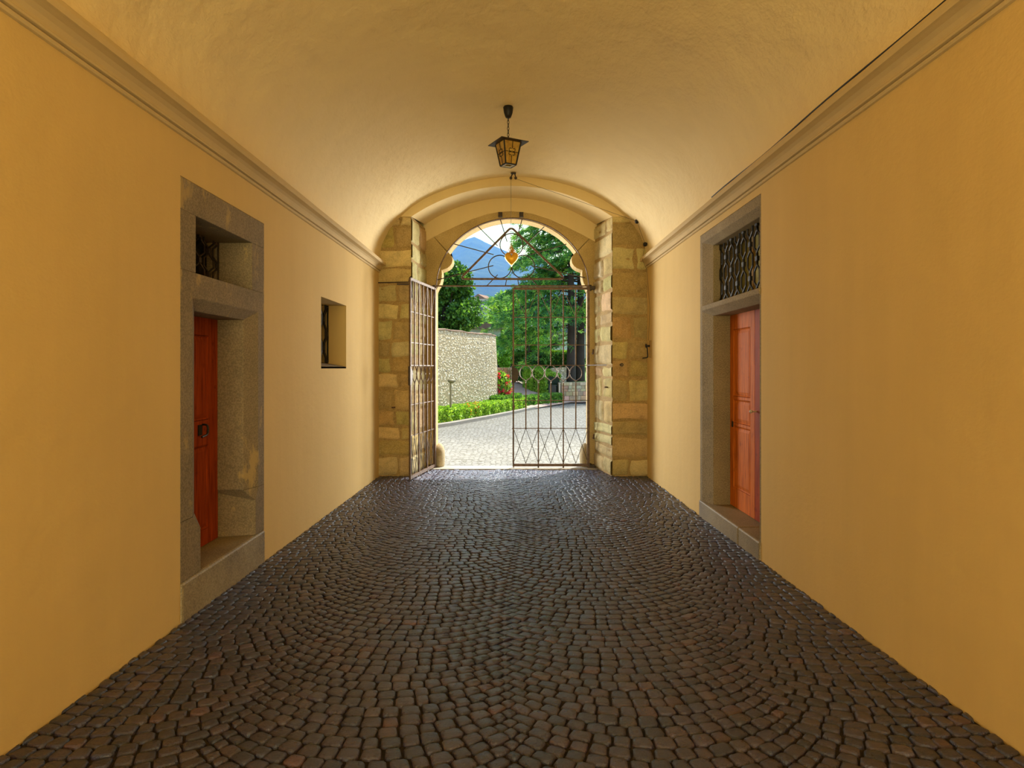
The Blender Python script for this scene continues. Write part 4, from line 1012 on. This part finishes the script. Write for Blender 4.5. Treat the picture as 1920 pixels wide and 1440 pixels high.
# ------------------------------------------------------------------ houses, valley side, mountain, haze
M['hwall'] = mat('pale_house_wall', (.55, .53, .47), .9)[0]; M['hroof'] = granite('brown_roof_tiles', (.22, .13, .09), (.16, .09, .06), (.30, .20, .14)); M['hslate'] = granite('grey_slate_roof', (.16, .17, .19), (.11, .12, .14), (.22, .23, .25))
def house(px, py, Y, wd, dp, hh, rh, roof, label, rz=0.0, wall_=None):
    p = at(px, py, Y); h_ = empty('house', p, rz); tag(h_, label, 'house')
    mb = MB(); mb.box((-wd/2, 0, 0), (wd/2, dp, hh)); mb.build('walls', wall_ or M['hwall'], h_)
    mb = MB(); e = .35; mb.prism([(-wd/2-e, hh-.05), (wd/2+e, hh-.05), (wd/2+e, hh+.06), (0, hh+rh), (-wd/2-e, hh+.06)], lambda x, z: (x, -e, z), lambda x, z: (x, dp+e, z)); mb.build('roof', roof, h_)
    for i in range(max(1, int(wd/2.6)) if hh > .8 else 0):
        mb = MB(); x = -wd/2 + (i+.5)*wd/max(1, int(wd/2.6)); mb.box((x-.35, -.04, hh*.42), (x+.35, .03, hh*.42+1.0)); mb.build('window', M['darkpane'], h_)
    return h_
house(1040, 672, 47, 4.6, 6, 1.9, 1.0, M['hslate'], 'white house with grey roof glimpsed behind hedge and cedar', .2)
house(992, 672, 49, 3.0, 5, 1.0, 1.1, M['hslate'], 'small pale shed with a sloping slate roof beyond the dark hedge', -.5)
house(905, 630, 42, 2.4, 4, .5, .35, M['hroof'], 'low brown-tiled roof peeping over the curved wall', .3)
for (px, py, Y, wd, rf_, lb) in ((897, 574, 270, 6, M['hroof'], 'distant village house with brown roof, upper left of the gap'), (911, 588, 240, 7, M['hslate'], 'distant village house with dark grey roof in the gap'), (926, 592, 250, 6, M['hroof'], 'distant village house at right of the gap beside the cedar'), (903, 598, 225, 5, M['hslate'], 'lowest distant house in the gap left of the cedar'), (884, 584, 260, 6, M['hroof'], 'distant village house half hidden by broadleaf tree')):
    house(px, py, Y, wd, 7, 3.0, 2.0, rf_, lb, random.Random(px).uniform(-.5, .5))

def terrain(name, x0, x1, y0, y1, fn, nx, ny, mt, label):
    X = np.linspace(x0, x1, nx); Y = np.linspace(y0, y1, ny); XX, YY = np.meshgrid(X, Y); ZZ = fn(XX, YY)
    V = np.stack([XX, YY, ZZ], 2).reshape(-1, 3); i = np.arange(nx*ny).reshape(ny, nx)
    Fq = np.stack([i[:-1, :-1], i[:-1, 1:], i[1:, 1:], i[1:, :-1]], 2).reshape(-1, 4)
    o = np_mesh(name, V, Fq, np.ones((len(V), 3)), mt, None, True); tag(o, label, None, None, 'structure'); return o
def rough(X, Y, s, seed):
    q = np.random.default_rng(seed); Z = 0*X
    for k in range(1, 8):
        f = 2**k/s; a, b2, c2, d2 = q.uniform(0, 6.28, 4); th = q.uniform(0, 3.14)
        Z = Z + (np.sin((X*math.cos(th)+Y*math.sin(th))*f + a)*np.cos((Y*math.cos(th)-X*math.sin(th))*f*.9 + b2))/k**1.7/1.5
    return Z
m, N, b = mat('forested_slope', (.05, .10, .04), .95, spec=.1); co = coords(N)
c = ramp(N, noise(N, co, .012, 9, .62), [(.35, (.022, .050, .024)), (.56, (.045, .085, .032)), (.66, (.06, .10, .04)), (.69, (.24, .32, .11))])
N.links.new(c, b.inputs['Base Color']); bump(N, b, noise(N, co, .05, 8, .7), 1.0, 12); M['forest'] = m
m, N, b = mat('valley_slope', (.12, .22, .06), .95, spec=.1); co = coords(N)
N.links.new(ramp(N, noise(N, co, .09, 7, .65), [(.4, (.05, .11, .03)), (.6, (.16, .27, .07))]), b.inputs['Base Color']); bump(N, b, noise(N, co, .5, 6, .7), 1.0, 1.5); M['valley'] = m
terrain('valley_side', -120, 140, 50, 330, lambda X, Y: 1.1 + (np.maximum(Y-50, 0)/280)**1.15*27 + rough(X, Y, 60, 3)*1.2*(Y > 80), 60, 60, M['valley'], 'green valley side with the village')
def mtn(X, Y):
    d_ = np.where(X > -150, .45*(X+150), -.40*(X+150)); ridge = 516 - 150*np.tanh(d_/150) + 12*rough(X, Y, 500, 5)
    t = np.clip((Y-1100)/1500, 0, 1.15); return np.where(t < 1, ridge*(t**.85), ridge*(1-(t-1)*1.2)) + rough(X, Y, 260, 8)*14*np.clip(t, 0, 1)
terrain('mountain', -1500, 1900, 1100, 2900, mtn, 170, 110, M['forest'], 'blue forested mountain beyond the valley')
# real haze filling the valley air
hz_m = bpy.data.materials.new('valley_haze'); hz_m.use_nodes = True; N = hz_m.node_tree; N.nodes.clear()
vs_ = nd(N, 'ShaderNodeVolumeScatter'); vs_.inputs['Color'].default_value = (.07, .23, 1, 1); vs_.inputs['Density'].default_value = (.00055); vs_.inputs['Anisotropy'].default_value = .1
mo = nd(N, 'ShaderNodeOutputMaterial'); N.links.new(vs_.outputs[0], mo.inputs['Volume'])
h_ = MB(); h_.box((-1400, 350, -60), (1800, 2850, 640)); o = h_.build('valley_haze', hz_m); tag(o, 'thin blue haze hanging in the valley before the mountain', 'haze', None, 'stuff')
